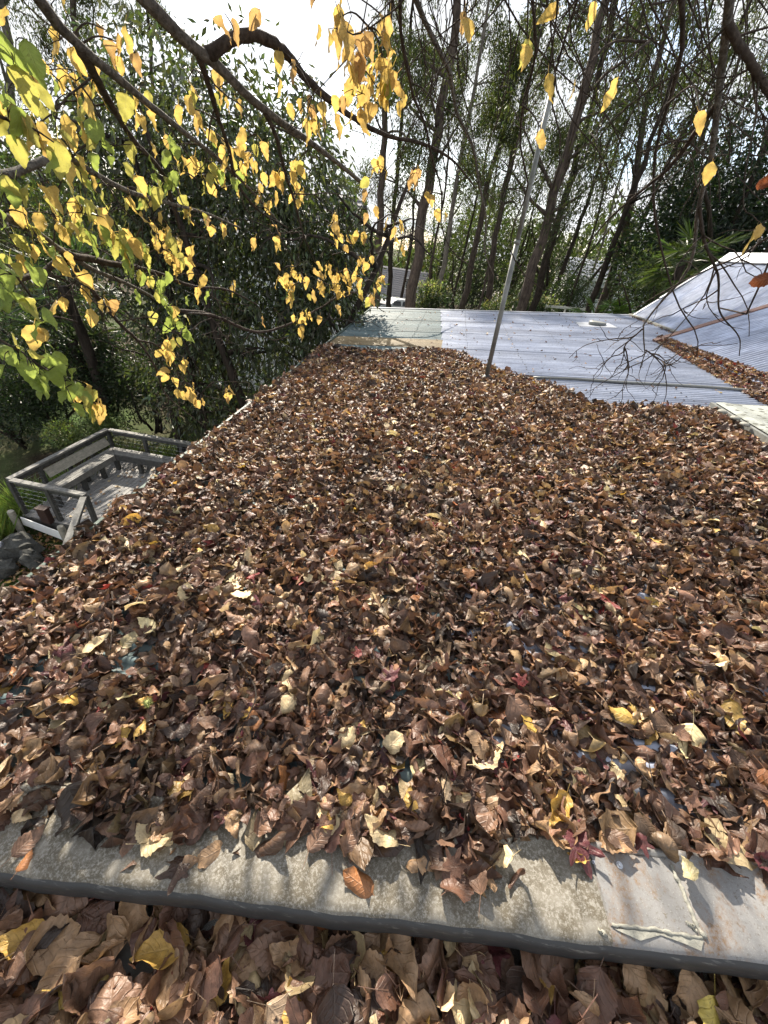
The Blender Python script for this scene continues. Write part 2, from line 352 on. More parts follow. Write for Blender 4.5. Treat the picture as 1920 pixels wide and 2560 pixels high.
# conduit lying across the low roof
p = on_roof(1330, 944, .03); q = on_roof(1925, 976, .03); c = MB(); tt = np.linspace(0, 1, 24)
pts = p + (q - p) * tt[:, None]; pts[:, 1] += .03 * np.sin(tt * 5) + .02 * np.sin(tt * 11); pts[:, 2] = roof_z(pts[:, 0]) + .03
c.tube(pts, .017, 8); one(c, 'conduit', M['pole'], 'thin grey conduit lying across the bare corrugated roof', 'pipe', smooth=True)

# steep roof at the far right (A) and the nearer, flatter one (B) with its brown barge
def slope_roof(name, eave_x, z0, pitch, y0, y1, run, mat, label):
    t = math.tan(pitch); u = MB()
    u.hexa([(x, y, z0 + (x - eave_x) * t + z) for z in (-.16, -.03) for x, y in ((eave_x + .03, y0 + .01), (eave_x + run, y0 + .01), (eave_x + run, y1 - .01), (eave_x + .03, y1 - .01))])
    r = house.part(u, name, M['timber'], label=label); al = _n(np.array([1, 0, t])); tot = int(round((y1 - y0) / .0762)); k = 0
    while k < tot:
        nc = min(10, tot - k); s = MB(); corrugated(s, (eave_x, y0 + k * .0762, z0 + .002 * ((k // 10) % 2)), al, (0, 1, 0), run / al[0], nc, amp=.0125)
        house.part(s, 'roof_sheet', mat, True, r); k += nc
    return r, t
TA = math.radians(44.5); RX = 6.36
ra, t = slope_roof('steep_roof', 4.82, .56, TA, 8.55, 12.32, RX - 4.82, M['zinc_house'], 'steep blue-grey corrugated roof slope with pale ridge cap')
rz = .56 + (RX - 4.82) * t
b = MB(); b.hexa([(x, y, rz + z - abs(x - RX) * (1 if x > RX else .0) * t) for z in (-.16, -.03) for x, y in ((RX + .01, 8.55), (RX + 2.6, 8.55), (RX + 2.6, 12.32), (RX + .01, 12.32))])
house.part(b, 'back_slope', M['zinc_house'], False, ra)
c = MB(); prof = [(-.20, -.155), (-.03, .03), (.03, .03), (.20, -.155)]
for (xa, za), (xb, zb) in zip(prof[:-1], prof[1:]):
    c.hexa([(RX + x, y, rz + z + d) for d in (.012, .03) for x, z, y in ((xa, za, 8.5), (xb, zb, 8.5), (xb, zb, 12.38), (xa, za, 12.38))])
house.part(c, 'ridge_cap', M['galv'], False, ra)
c = MB(); a1, a2 = np.array([4.78, 12.33, .56 + .03 - .04]), np.array([RX - .2, 12.33, .56 + (RX - .2 - 4.82) * t + .03])
m1 = a1 + (a2 - a1) * .33; c.beam(a1, m1, .09, .05); c.beam(m1 + (0, -.02, .03), a2 + (0, -.02, .03), .09, .05); house.part(c, 'barge_cap', M['galv'], False, ra)
c = MB(); 
for k in range(16):                                              # crumbling bedding along the foot of the steep roof
    y = 9.0 + k * .21; x = 4.74 + rng.normal(0, .012); z = roof_z(x) + .02; c.hexa([(x + dx, y + dy, z + dz) for dz in (0, .035) for dx, dy in ((-.05, 0), (.05, 0), (.05, .19), (-.05, .19))])
house.part(c, 'foot_flashing', M['sealant'], False, ra)
rb, tb = slope_roof('side_roof', 4.0, .50, math.radians(27.5), 2.2, 8.56, 3.2, M['zinc_house'], 'flatter blue-grey corrugated roof slope beside a leaf-filled valley')
c = MB(); c.beam(np.array([3.90, 8.60, .50 + .035 - .05]), np.array([7.2, 8.60, .50 + 3.2 * tb + .035]), .15, .10); house.part(c, 'barge', M['brown_metal'], False, rb, label='brown metal barge flashing')

# flashing in the foreground
FO = on_roof(960, 2310)[:2]; FD = _n(np.array([1.975, .165])); FN = np.array([-FD[1], FD[0]])
def fl(a, b, z):                                                 # along, back, up -> world
    p = FO + FD * a + FN * b; return np.array([p[0], p[1], roof_z(p[0]) + z])
def fl_px(px, py, z=.045):
    q = on_roof(px, py, z)[:2] - FO; return q.dot(FD), q.dot(FN)
top_prof = [(.004, .034), (.012, .042), (.03, .045), (.09, .043), (.15, .040), (.186, .040), (.192, .049), (.204, .049), (.212, .030), (.235, .006)]
front_prof = [(.006, -.052), (-.009, -.050), (-.0115, -.046), (-.0105, .008), (-.008, .022), (-.002, .031), (.004, .034)]
fla = tag(empty('flashing'), 'grey metal capping with lichen and rust along the near roof edge', 'flashing'); 
def flash_piece(a0, a1, prof, seg, wob, name, mat, z=0.0, parent=None, label=None):
    m = MB(); A = np.linspace(a0, a1, seg + 1); k = len(prof); v = []
    for a in A:
        wv = wob * (math.sin(a * 9) + .6 * math.sin(a * 23 + 1) + .4 * math.sin(a * 61))
        for b_, z_ in prof: v.append(fl(a, b_ + (wv if b_ < .05 else 0), z_ + z))
    i = (np.arange(seg)[:, None] * k + np.arange(k - 1)[None]).ravel()
    m.add(v, np.vstack([np.stack([i, i + k, i + k + 1], -1), np.stack([i, i + k + 1, i + 1], -1)])); return m.build(name, mat, parent or fla, True, None, label)
ja, _ = fl_px(1500, 2235); ja2, _ = fl_px(1715, 2250)
pl = flash_piece(-1.75, ja, top_prof, 120, .0022, 'capping', M['flash_left'], .003, label='capping length mottled with lichen')
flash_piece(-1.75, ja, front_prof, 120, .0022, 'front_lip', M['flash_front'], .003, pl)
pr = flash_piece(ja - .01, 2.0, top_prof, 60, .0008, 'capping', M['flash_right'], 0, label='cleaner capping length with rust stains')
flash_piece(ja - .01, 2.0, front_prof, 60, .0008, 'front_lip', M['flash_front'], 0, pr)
pb = fl_px(1640, 2328)[1]
pt = flash_piece(ja + .004, ja2, [(pb, .0462), (.09, .0475), (.15, .0445), (.184, .0445)], 12, 0, 'patch_plate', M['flash_right'], .001, pr)
def bead(pxs, r, name):
    m = MB(); q = smooth_path(np.array([fl_px(*p) for p in pxs]), 26); q = np.c_[q, np.zeros(len(q))]
    pts = np.array([fl(a + rng.normal(0, .0012), b_ + rng.normal(0, .0012), .047) for a, b_, _ in q]); m.tube(pts, r * rng.uniform(.6, 1.25, len(pts)), 7)
    m.build(name, M['sealant'], fla, True)
bead([(1676, 2165), (1700, 2215), (1722, 2270), (1745, 2320), (1765, 2348)], .006, 'sealant_bead')
bead([(1530, 2312), (1580, 2318), (1640, 2326), (1700, 2336), (1755, 2346)], .0045, 'sealant_bead')
bead([(1497, 2325), (1505, 2332), (1512, 2340)], .006, 'sealant_bead')
bead([(1715, 2308), (1728, 2316), (1740, 2328)], .006, 'sealant_bead')
m = MB(); q0 = [fl_px(*p) for p in ((1535, 2322), (1590, 2326), (1640, 2332), (1700, 2340), (1758, 2350))]; q1 = [fl_px(*p) for p in ((1545, 2328), (1600, 2352), (1650, 2338), (1706, 2358), (1752, 2378))]
for k in range(4): m.quad(fl(*q0[k], .0478), fl(*q1[k], .0474), fl(*q1[k + 1], .0474), fl(*q0[k + 1], .0478))
m.build('peeling_paint', M['sealant'], fla)
for px, py, r in ((1548, 2163, .0085), (1482, 2155, .004)):
    m = MB(); a, b_ = fl_px(px, py); c0 = fl(a, b_, .0445); m.tube([c0, c0 + (0, 0, .003)], r, 14); m.tube([c0 + (0, 0, .003), c0 + (0, 0, .0085)], r * .62, 6); m.build('screw', M['galv'], fla)
# the ledge in front of the flashing, buried in leaves
LZ = -.085
m = MB(); m.hexa([(x, y, roof_z(x) + LZ + z) for z in (-.12, -.035) for x, y in ((-1.9, -1.3), (2.2, -1.3), (2.2, FO[1] + .42), (-1.9, FO[1] + .03))])
led = m.build('ledge', M['timber']); led.parent = house.o; led.matrix_parent_inverse = Matrix.Translation(-Vector(house.loc.tolist()))

# ---------------------------------------------------------------- things standing on the roof
base = on_roof(1215, 948); topp = at_y(1387, 193, base[1]); m = MB()
pt_ = Thing('antenna_pole', base, 'tall galvanised antenna pole standing up through the leaf litter', 'pole')
m.tube([base - (0, 0, .05), base + (topp - base) * .55], .029, 14); pt_.part(m, 'lower_tube', M['pole'], True)
m = MB(); m.tube([base + (topp - base) * .53, topp], .025, 14); pt_.part(m, 'upper_tube', M['pole'], True)
m = MB(); q = base + (topp - base) * .545; m.tube([q - (0, 0, .02), q + (0, 0, .02)], .034, 14); pt_.part(m, 'clamp', M['pole'], True)
m = MB(); m.tube([base + (0, 0, .0), base + (0, 0, .035), base + (0, 0, .06)], [.11, .05, .032], 16); pt_.part(m, 'base_boot', M['black'], True)

vc = np.array([3.36, 10.42]); vt = Thing('roof_vent', (*vc, roof_z(vc[0])), 'round pale roof vent on a square base plate on the bare roof', 'vent')
m = MB(); m.hexa([(vc[0] + x, vc[1] + y, roof_z(vc[0] + x) + z) for z in (.012, .026) for x, y in ((-.42, -.30), (.36, -.36), (.36, .30), (-.36, .36))]); vt.part(m, 'base_plate', M['galv'])
m = MB(); c0 = np.array([vc[0] + .02, vc[1], roof_z(vc[0]) + .02]); m.tube([c0, c0 + (0, 0, .055), c0 + (0, 0, .07), c0 + (0, 0, .075)], [.185, .185, .175, .11], 28); vt.part(m, 'cap', M['pole'], True)

# skylight panel at the right
def panel_material():
    m = Mat('wet_polycarbonate'); w = m.coord('World'); v = m.n('ShaderNodeTexVoronoi', feature='F1'); v.inputs['Scale'].default_value = 13; m.l(w, v.inputs['Vector'])
    n = m.noise(w, 3, 4); spot = m.ramp(v.outputs['Distance'], [(.27, 1.0), (.36, 0.0)]); bigs = m.ramp(n, [(.50, 0.0), (.64, 1.0)])
    f = m.math('MAXIMUM', spot, bigs); m.base(m.mix((.30, .31, .27), (.075, .075, .055), f), m.ramp(f, [(0.0, .16), (1.0, .55)]), 0, .6); return m.m
M['panel'] = panel_material()
sk = Thing('skylight', (3.6, 3.9, roof_z(3.6)), 'raised milky skylight panel with wet spots beside the leaf litter', 'skylight')
x0, x1, y0, y1 = 2.97, 5.2, 1.9, 4.66
hz = lambda x: roof_z(x) + .085
m = MB(); m.hexa([(x, y, (roof_z(x) + .015) if z else hz(x)) for z in (1, 0) for x, y in ((x0, y0), (x0 + .03, y0), (x0 + .03, y1), (x0, y1))]); sk.part(m, 'frame_side', M['pole'])
m = MB(); m.hexa([(x, y, (roof_z(x) + .015) if z else hz(x) - .004) for z in (1, 0) for x, y in ((x0 + .032, y1 - .03), (x1, y1 - .03), (x1, y1), (x0 + .032, y1))]); sk.part(m, 'frame_side', M['pole'])
m = MB(); nx, ny = 30, 30; XX, YY = np.meshgrid(np.linspace(x0 + .0285, x1, nx), np.linspace(y0, y1 - .034, ny)); ZZ = roof_z(XX) + .090 + .004 * np.sin(XX * 9) + .012 * np.exp(-((XX - x0 - .12) / .05) ** 2)
i = (np.arange(ny - 1)[:, None] * nx + np.arange(nx - 1)[None]).ravel(); m.add(np.stack([XX, YY, ZZ], -1).reshape(-1, 3), np.vstack([np.stack([i, i + 1, i + nx + 1], -1), np.stack([i, i + nx + 1, i + nx], -1)])); sk.part(m, 'panel', M['panel'], True)
for px, py in ((1806, 1030), (1838, 1046), (1862, 1062)):
    q = on_roof(px, py, .1); m = MB(); m.tube([q - (0, 0, .004), q + (0, 0, .012), q + (0, 0, .022)], [.045, .04, .02], 14); sk.part(m, 'fixing', M['sealant'], True)

# ---------------------------------------------------------------- deck below on the left
DZ = -4.45; RZ = -3.55; X0, X1, Y0, Y1 = -8.40, -2.2, 5.62, 8.60
deck = Thing('deck', (X0, Y0, DZ), 'weathered grey timber deck below the eave, scattered with leaves', 'deck')
x = X0 - .02
while x < X1:
    m = MB(); m.hexa([(x + dx, y, DZ + z) for z in (-.025, 0) for dx, y in ((0, Y0 - .03 + rng.normal(0, .004)), (.096, Y0 - .03), (.096, Y1 + .04), (0, Y1 + .04))]); deck.part(m, 'board', M['board']); x += .108
m = MB(); m.box((X0, Y0 - .05, DZ - .25), (X1, Y0 - .005, DZ - .03)); m.box((X0, Y1 - .05, DZ - .25), (X1, Y1 - .005, DZ - .03)); deck.part(m, 'bearer', M['painted_timber'])
rl = Thing('railing', (X0, Y0, DZ), 'dark grey timber railing with wire strands around the deck', 'railing')
corner = {'a': (X0, 8.42), 'c': (X0, 5.66), 'd': (-6.66, 5.66), 'b': (X1, 8.60)}
def top_rail(a, b, za=RZ, zb=RZ, lab=None):
    m = MB(); m.beam((*a, za), (*b, zb), .115, .042); rl.part(m, 'top_rail', M['timber'], label=lab)
    m = MB(); d = _n(np.array([b[0] - a[0], b[1] - a[1]])); m.beam((a[0] + d[0] * .07, a[1] + d[1] * .07, za - .047), (b[0] - d[0] * .07, b[1] - d[1] * .07, zb - .047), .04, .10); rl.part(m, 'rail_board', M['painted_timber'])
def post(x, y, zt=RZ - .05, zb=DZ - .02, w=.08):
    m = MB(); m.box((x - w / 2, y - w / 2, zb), (x + w / 2, y + w / 2, zt)); rl.part(m, 'post', M['painted_timber'])
top_rail(corner['c'], corner['a']); top_rail((X0 + .07, 8.42), (X1, 8.62)); top_rail((X0 + .07, 5.66), corner['d'])
top_rail((-6.63, 5.58), (-6.10, 4.42), RZ - .01, RZ - .30, 'sloping handrail beside the steps')
for x, y in ((X0, 5.66), (X0, 6.35), (X0, 7.05), (X0, 7.75), (X0, 8.42), (-7.4, 8.47), (-6.4, 8.52), (-5.4, 8.55), (-4.2, 8.58), (-3.0, 8.6), (-7.55, 5.66), (-6.66, 5.66)): post(x, y)
post(-6.38, 5.03, RZ - .17, DZ - .32)
for k in range(6):
    z = DZ + .12 + k * .115
    for a, b in (((X0, 5.7), (X0, 8.38)), ((X0 + .05, 8.43), (X1, 8.59)), ((X0 + .05, 5.66), (-6.72, 5.66))):
        m = MB(); m.tube([(*a, z), (*b, z)], .002, 5); rl.part(m, 'wire', M['wire'])
bn = Thing('bench', (-8.1, 7, DZ), 'corner bench of grey slats built along the deck railing', 'bench')
BZ = -3.97
for k in range(4):
    o = k * .085; m = MB(); m.hexa([(x, y, BZ + z) for z in (-.035, 0) for x, y in ((-8.24 + o, 5.98), (-8.165 + o, 5.98), (-8.165 + o, 8.165 - o), (-8.24 + o, 8.24 - o))]); bn.part(m, 'slat', M['timber'])
    m = MB(); m.hexa([(x, y, BZ + z) for z in (-.035, 0) for x, y in ((-8.155 + o, 8.165 - o), (-4.2, 8.30 - o), (-4.2, 8.375 - o), (-8.23 + o, 8.24 - o))]); bn.part(m, 'slat', M['timber'])
m = MB(); m.box((-7.905, 5.98, BZ - .15), (-7.87, 7.90, BZ - .002)); bn.part(m, 'apron', M['timber'])
m = MB(); m.hexa([(x, y, BZ + z) for z in (-.15, -.002) for x, y in ((-7.87, 7.86), (-4.2, 7.99), (-4.2, 8.025), (-7.905, 7.905))]); bn.part(m, 'apron', M['painted_timber'])
for x, y in ((-7.95, 6.1), (-7.95, 6.85), (-7.95, 7.45), (-7.95, 7.95), (-8.2, 6.5), (-8.2, 7.2), (-7.3, 7.98), (-6.5, 8.02), (-5.7, 8.05), (-4.9, 8.07), (-7.0, 8.22), (-6.0, 8.26)):
    m = MB(); m.box((x - .045, y - .045, DZ), (x + .045, y + .045, BZ - .036)); bn.part(m, 'leg', M['painted_timber'])
m = MB(); m.hexa([(x, y, z) for z, dx in ((RZ - .34, 0), (RZ - .16, -.09)) for x, y in ((-8.27 + dx, 6.38), (-8.235 + dx, 6.38), (-8.235 + dx, 8.2), (-8.27 + dx, 8.2))]); bn.part(m, 'backrest', M['pale_board'], label='pale sloping backrest board')
# white panel, short posts and rocks by the corner of the deck
m = MB(); m.beam((-8.36, 5.50, DZ + .02), (-7.30, 5.40, DZ - .10), .02, .22); one(m, 'white_panel', M['white_paint'], 'white board standing at the foot of the deck railing', 'panel')
for k, (x, y, z) in enumerate(((-8.42, 5.42, DZ + .22), (-7.24, 5.36, DZ + .14))):
    m = MB(); m.tube([(x, y, GZ - .3), (x, y, z - .02), (x + .002, y, z)], [.065, .065, .055], 10)
    one(m, 'stub_post', M['pale_board'], ('short post at the outer corner of the white board', 'short round post at the inner end of the white board')[k], 'post')
m = MB(); m.box((-7.86, 5.50, DZ - .02), (-7.66, 5.62, DZ + .34)); m.box((-7.88, 5.48, DZ + .342), (-7.64, 5.64, DZ + .37)); one(m, 'dark_box', plain('dark_brown_paint', (.035, .014, .01), .6), 'dark reddish-brown box behind the white board', 'box')
def rock(c, r, label):
    m = MB(); th, ph = np.meshgrid(np.linspace(0, math.pi, 9), np.arange(12) * math.pi / 6, indexing='ij'); s_ = rng.integers(1e6)
    d = np.stack([np.sin(th) * np.cos(ph), np.sin(th) * np.sin(ph), np.cos(th)], -1).reshape(-1, 3)
    f = 1 + .22 * np.sin(d @ np.array([3.1, 1.7, 2.3]) + s_) + .14 * np.sin(d @ np.array([-5, 4.2, 3]) + s_ * 2) + .07 * np.sin(d @ np.array([9, -8, 11]) + s_); v = d * f[:, None] * np.asarray(r) + np.asarray(c)
    i = (np.arange(8)[:, None] * 12 + np.arange(12)[None]).ravel(); j = (np.arange(8)[:, None] * 12 + ((np.arange(12) + 1) % 12)[None]).ravel()
    m.add(v, np.vstack([np.stack([i, j + 12, j], -1), np.stack([i, i + 12, j + 12], -1)])); one(m, 'rock', M['rock'], label, 'rock', 'dark rocks by the deck')
rock(at_z(40, 1375, GZ - .1), (.42, .3, .3), 'largest dark rock at the left edge below the deck')
rock(at_z(80, 1400, GZ - .1), (.24, .2, .2), 'small dark rock nearest the eave below the deck')
rock(at_z(5, 1420, GZ - .15), (.3, .25, .18), 'flat dark rock under the largest one')
m = MB(); q = at_z(2, 1362, GZ + .25); m.tube([q + (-.3, -.1, 0), q + (.0, 0, .0), q + (.02, .01, 0)], [.07, .07, .05], 12); one(m, 'pipe', M['galv'], 'pale pipe end beside the dark rocks', 'pipe', smooth=True)

# ---------------------------------------------------------------- leaves: outlines, curl, colours
def bend(x, z, k):
    if abs(k) < 1e-3: return x, z
    a = x * k; return np.sin(a) / k - z * np.sin(a), (1 - np.cos(a)) / k + z * np.cos(a)
def crumple(v, r, k1, k2, amp, twist):
    x, y, z = v[:, 0], v[:, 1], v[:, 2]
    for _ in range(3):
        kx, ky, p = r.normal(0, 7), r.normal(0, 7), r.uniform(0, 6.28); z = z + amp * .5 * np.sin(kx * x + ky * y + p)
    x, z = bend(x, z, k1); y, z = bend(y, z, k2)
    a = twist * y; x, z = x * np.cos(a) - z * np.sin(a), x * np.sin(a) + z * np.cos(a)
    return np.stack([x, y, z], -1)
def ovate(r, n, m, width=.34, serr=.03, curl=(2.5, 1.2), amp=.05, stalk=True, heart=False):
    u = np.linspace(0, 1, n + 1); s = np.linspace(-1, 1, m + 1); U, S = np.meshgrid(u, s, indexing='ij')
    w = width * (np.sin(math.pi * np.clip(U, 0, 1) ** (.72 if not heart else .55)) ** .85 + .002) * (1 - .12 * U)
    edge = (np.abs(S) > .99) * serr * (((np.arange(n + 1) % 2) * 2 - 1)[:, None]) * np.sin(math.pi * U)
    X = np.sign(S) * (np.abs(S) * w + edge); Y_ = U - .5; f = r.uniform(0, .35); Z_ = np.abs(X) * f + .05 * np.abs(S) ** 2 * np.sin(U * r.uniform(8, 16) + r.uniform(0, 6)) * (1 if amp > .02 else .3)
    v = np.stack([X, Y_, Z_], -1).reshape(-1, 3); uv = np.stack([S, U], -1).reshape(-1, 2)
    i = (np.arange(n)[:, None] * (m + 1) + np.arange(m)[None]).ravel(); f_ = np.vstack([np.stack([i, i + 1, i + m + 2], -1), np.stack([i, i + m + 2, i + m + 1], -1)])
    if stalk:
        k = len(v); L_ = r.uniform(.18, .4); b = r.normal(0, .08); sv = np.array([(-.008, -.49, 0), (.008, -.49, 0), (b - .007, -.5 - L_, .02), (b + .007, -.5 - L_, .02)])
        v = np.vstack([v, sv]); uv = np.vstack([uv, np.zeros((4, 2))]); f_ = np.vstack([f_, [(k, k + 1, k + 3), (k, k + 3, k + 2)]])
    k1 = r.normal(0, curl[0]); k2 = r.normal(0, curl[1])
    return crumple(v, r, k1, k2, amp, r.normal(0, .5)), f_, uv
def maple(r, nl=5, curl=(1.2, 1.0), amp=.08, rings=3):
    k = 40; th = np.linspace(-math.pi, math.pi, k, endpoint=False); lobes = np.array([0, .95, -.95, 1.95, -1.95])[:nl]; ln = np.array([1, .92, .92, .62, .62])
    rr = np.full(k, .24)
    for a, l in zip(lobes, ln):
        d = np.abs((th - a + math.pi) % (2 * math.pi) - math.pi); rr = np.maximum(rr, l * .56 * np.clip(1 - d / .50, 0, 1) ** .72)
    rr += .012 * ((np.arange(k) % 2) * 2 - 1)
    v = [(0, 0, 0)]; uv = [(0, .5)]; f_ = []
    for q in range(1, rings + 1):
        c = q / rings
        for a, p in zip(th, rr): v.append((math.sin(a) * p * c, math.cos(a) * p * c, 0)); d = min(abs((a - l + math.pi) % 6.2832 - math.pi) for l in lobes); uv.append((min(d * 1.6 * c + .02, 1), c))
    for j in range(k):
        j2 = (j + 1) % k; f_.append((0, 1 + j, 1 + j2))
        for q in range(rings - 1): a, b = 1 + q * k, 1 + (q + 1) * k; f_ += [(a + j, b + j, b + j2), (a + j, b + j2, a + j2)]
    n0 = len(v); v += [(-.008, -.1, 0), (.008, -.1, 0), (.02, -.62, .03), (.035, -.62, .03)]; uv += [(0, 0)] * 4; f_ += [(n0, n0 + 1, n0 + 3), (n0, n0 + 3, n0 + 2)]
    return crumple(np.array(v, float), r, r.normal(0, curl[0]), r.normal(0, curl[1]), amp, r.normal(0, .5)), np.array(f_), np.array(uv)
PAL = {'brown': (.118, .058, .037), 'mid': (.185, .104, .066), 'tan': (.32, .20, .11), 'cream': (.52, .405, .235), 'yellow': (.46, .285, .07), 'orange': (.30, .125, .045), 'red': (.20, .026, .022), 'maroon': (.115, .030, .034), 'dark': (.05, .031, .024), 'pink': (.36, .14, .11)}
r = np.random.default_rng(11); HI, MID, LO = [], [], []                # (verts, faces, uv, colour name)
for k in range(72):
    c = ['brown'] * 11 + ['mid'] * 8 + ['tan'] * 5 + ['cream', 'yellow', 'orange', 'maroon', 'maroon', 'dark', 'dark', 'red']; c = c[k % len(c)]
    flat = c in ('cream', 'yellow', 'red', 'orange')
    if c in ('red', 'maroon') or (c == 'brown' and k % 5 == 0) or (c == 'orange' and k % 2): g3 = maple(r); lo = maple(r, rings=1)
    else:
        cu = (2.0, 1.1) if flat else (6.0 if k % 3 == 0 else 4.0, 2.6); wd = r.uniform(.19, .37)
        g3 = ovate(r, 14, 8, wd, .02, cu, (.05 if flat else .13)); lo = ovate(r, 5, 4, wd, 0, cu, .04 if flat else .11, False)
    HI.append((*g3, c)); MID.append((*(ovate(r, 8, 4, r.uniform(.2, .36), .015, (1.6, .8) if flat else (4.6, 2.3), .04 if flat else .12) if len(g3[0]) != 125 else g3), c)); LO.append((*lo, c))
names = np.array([q[3] for q in HI])
FLAT = []
for k in range(72):
    c = HI[k][3]; g3 = maple(r, amp=.06) if c in ('red', 'maroon') else ovate(r, 14, 8, r.uniform(.28, .37), .02, (2.2, 1.2), .05); FLAT.append((*g3, c))
def pick(weights, n, rr):
    ks = list(weights); p = np.array([weights[k] for k in ks], float); c = rr.choice(len(ks), n, p=p / p.sum()); out = np.zeros(n, int)
    for i_, k in enumerate(ks):
        idx = np.where(names == k)[0]; sel = c == i_; out[sel] = rr.choice(idx, sel.sum())
    return out
def scatter(mb, lib, var, pos, R, size, jit):
    for k in np.unique(var):
        s_ = var == k; v, f_, uv, c = lib[k]; nv = len(v); m_ = s_.sum()
        w_ = np.einsum('nij,vj->nvi', R[s_] * size[s_][:, None, None], v) + pos[s_][:, None]
        ff = (f_[None] + (np.arange(m_) * nv)[:, None, None]).reshape(-1, 3)
        cc = np.repeat(np.array(PAL[c])[None] * jit[s_], nv, 0); mb.add(w_.reshape(-1, 3), ff, cc, np.tile(uv, (m_, 1)))
_vm = {}
def variant_mesh(k, lib=None):
    key, k = (k, id(lib)), k
    if key not in _vm:
        v, f_, uv, c = (lib or HI)[k]; b = MB(); b.add(v, f_, np.array(PAL[c]), uv); _vm[key] = mesh_from('fallen_leaf', b, M['litter'], True)
    return _vm[key]

W_ROOF = {'brown': 38, 'mid': 28, 'tan': 17, 'cream': 3.6, 'yellow': 1.0, 'orange': 1.5, 'red': .8, 'maroon': 2.5, 'dark': 11}
near_px = [(-260, 1970), (0, 2012), (130, 2040), (250, 2075), (330, 2120), (400, 2125), (470, 2090), (600, 2078), (760, 2078), (900, 2105), (1060, 2130), (1180, 2185), (1260, 2110), (1330, 2092), (1480, 2112), (1600, 2125), (1750, 2140), (1920, 2168), (2300, 2220)]
far_px = [(1758, 1027), (1640, 1020), (1535, 1019), (1447, 1001), (1419, 982), (1373, 964), (1297, 944), (1213, 920), (1174, 899), (1127, 880), (1060, 873), (982, 881), (917, 882), (860, 872), (812, 868)]
poly = [tuple(on_roof(*p)[:2]) for p in near_px] + [(2.94, .6), (2.94, 4.55)] + [tuple(on_roof(*p)[:2]) for p in far_px] + [(edge_x(7) + .02, 7.0), (edge_x(.3) + .02, .3)]
def roof_litter(n, rr):
    p = np.stack([rr.uniform(-2.1, 3.05, n), rr.uniform(.1, 7.6, n)], -1)
    ok = in_poly(p + rr.normal(0, .035, p.shape), poly)
    # thin places where the crowns of the corrugations show through
    thin = np.zeros(n)
    for px, py, rx, ry in ((95, 1685, .26, .07), (70, 1770, .24, .08), (60, 1860, .2, .07), (330, 1640, .26, .08), (1420, 1640, .22, .05), (1500, 1700, .26, .05), (1400, 1860, .2, .06), (1450, 1900, .16, .05), (1640, 1890, .22, .05), (1750, 1730, .2, .05), (130, 1950, .15, .07)):
        c = on_roof(px, py); thin = np.maximum(thin, np.exp(-(((p[:, 0] - c[0]) / rx) ** 2 + ((p[:, 1] - c[1]) / ry) ** 2)))
    ok &= rr.uniform(0, 1, n) > thin * np.where(p[:, 0] > 0, .5, .74)
    return p[ok], thin[ok]
rr = np.random.default_rng(5)
p, thin = roof_litter(54000, rr); n = len(p); d = np.hypot(np.hypot(p[:, 0], p[:, 1]), H)
pile = .5 + .5 * np.sin(p[:, 0] * 2.3 + 1.1 * np.sin(p[:, 1] * 1.7)) * np.cos(p[:, 1] * 2.9 + .7 * np.sin(p[:, 0] * 3.1)); pile = .012 + .042 * pile
lay = rr.uniform(0, 1, n); top = lay > .55
size = np.clip(.087 * np.exp(rr.normal(0, .28, n)), .038, .15) * np.where(top, 1, 1.3)
z = .014 + lay * pile * (1 - .8 * thin)
fb = (p - FO) @ FN; z = np.where(fb < .245, .048 + lay * pile * .9, z)
pos = np.stack([p[:, 0], p[:, 1], roof_z(p[:, 0]) + z], -1)
tl = np.where(top, .52, .2)
R = rot_euler(rr.normal(0, 1, n) * tl + np.where(rr.uniform(0, 1, n) < .35, math.pi, 0), rr.normal(0, 1, n) * tl - .11, rr.uniform(0, 6.28, n))
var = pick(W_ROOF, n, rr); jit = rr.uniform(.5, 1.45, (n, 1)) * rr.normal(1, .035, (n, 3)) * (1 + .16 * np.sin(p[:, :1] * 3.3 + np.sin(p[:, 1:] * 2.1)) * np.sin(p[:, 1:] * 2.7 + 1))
hid = ~top  # bottom layer: rotted leaves, coloured darker to put shade into the gaps
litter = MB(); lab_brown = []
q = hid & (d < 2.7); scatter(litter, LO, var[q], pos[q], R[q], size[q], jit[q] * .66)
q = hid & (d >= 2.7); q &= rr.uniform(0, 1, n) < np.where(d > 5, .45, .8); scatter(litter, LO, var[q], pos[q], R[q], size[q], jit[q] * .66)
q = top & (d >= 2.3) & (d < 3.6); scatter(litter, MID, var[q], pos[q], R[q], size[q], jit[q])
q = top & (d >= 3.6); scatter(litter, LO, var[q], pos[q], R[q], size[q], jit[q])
near = np.where(top & (d < 2.3))[0]
def pix(P_):
    c = (P_ - EYE) @ RW; return np.stack([CX + F * c[:, 0] / -c[:, 2], CY - F * c[:, 1] / -c[:, 2]], -1)
pp = pix(pos[near]); inside = (pp[:, 0] > -20) & (pp[:, 0] < 1940) & (pp[:, 1] < 2600) & (pp[:, 1] > 0)
order = np.argsort(d[near] - .012 * 60 * (lay[near] - .5) + np.where(inside, 0, 9)); single = near[order[:150]]; rest = near[order[150:]]
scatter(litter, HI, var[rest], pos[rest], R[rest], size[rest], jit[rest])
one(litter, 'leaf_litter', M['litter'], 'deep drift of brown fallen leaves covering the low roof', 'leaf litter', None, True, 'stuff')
def place_leaf(k, P_, R_, s_, label, group, lib=None):
    o = bpy.data.objects.new('fallen_leaf', variant_mesh(k, lib)); COL.objects.link(o); m4 = np.eye(4); m4[:3, :3] = R_ * s_; m4[:3, 3] = P_; o.matrix_world = Matrix(m4.tolist()); return tag(o, label, 'leaf', group)
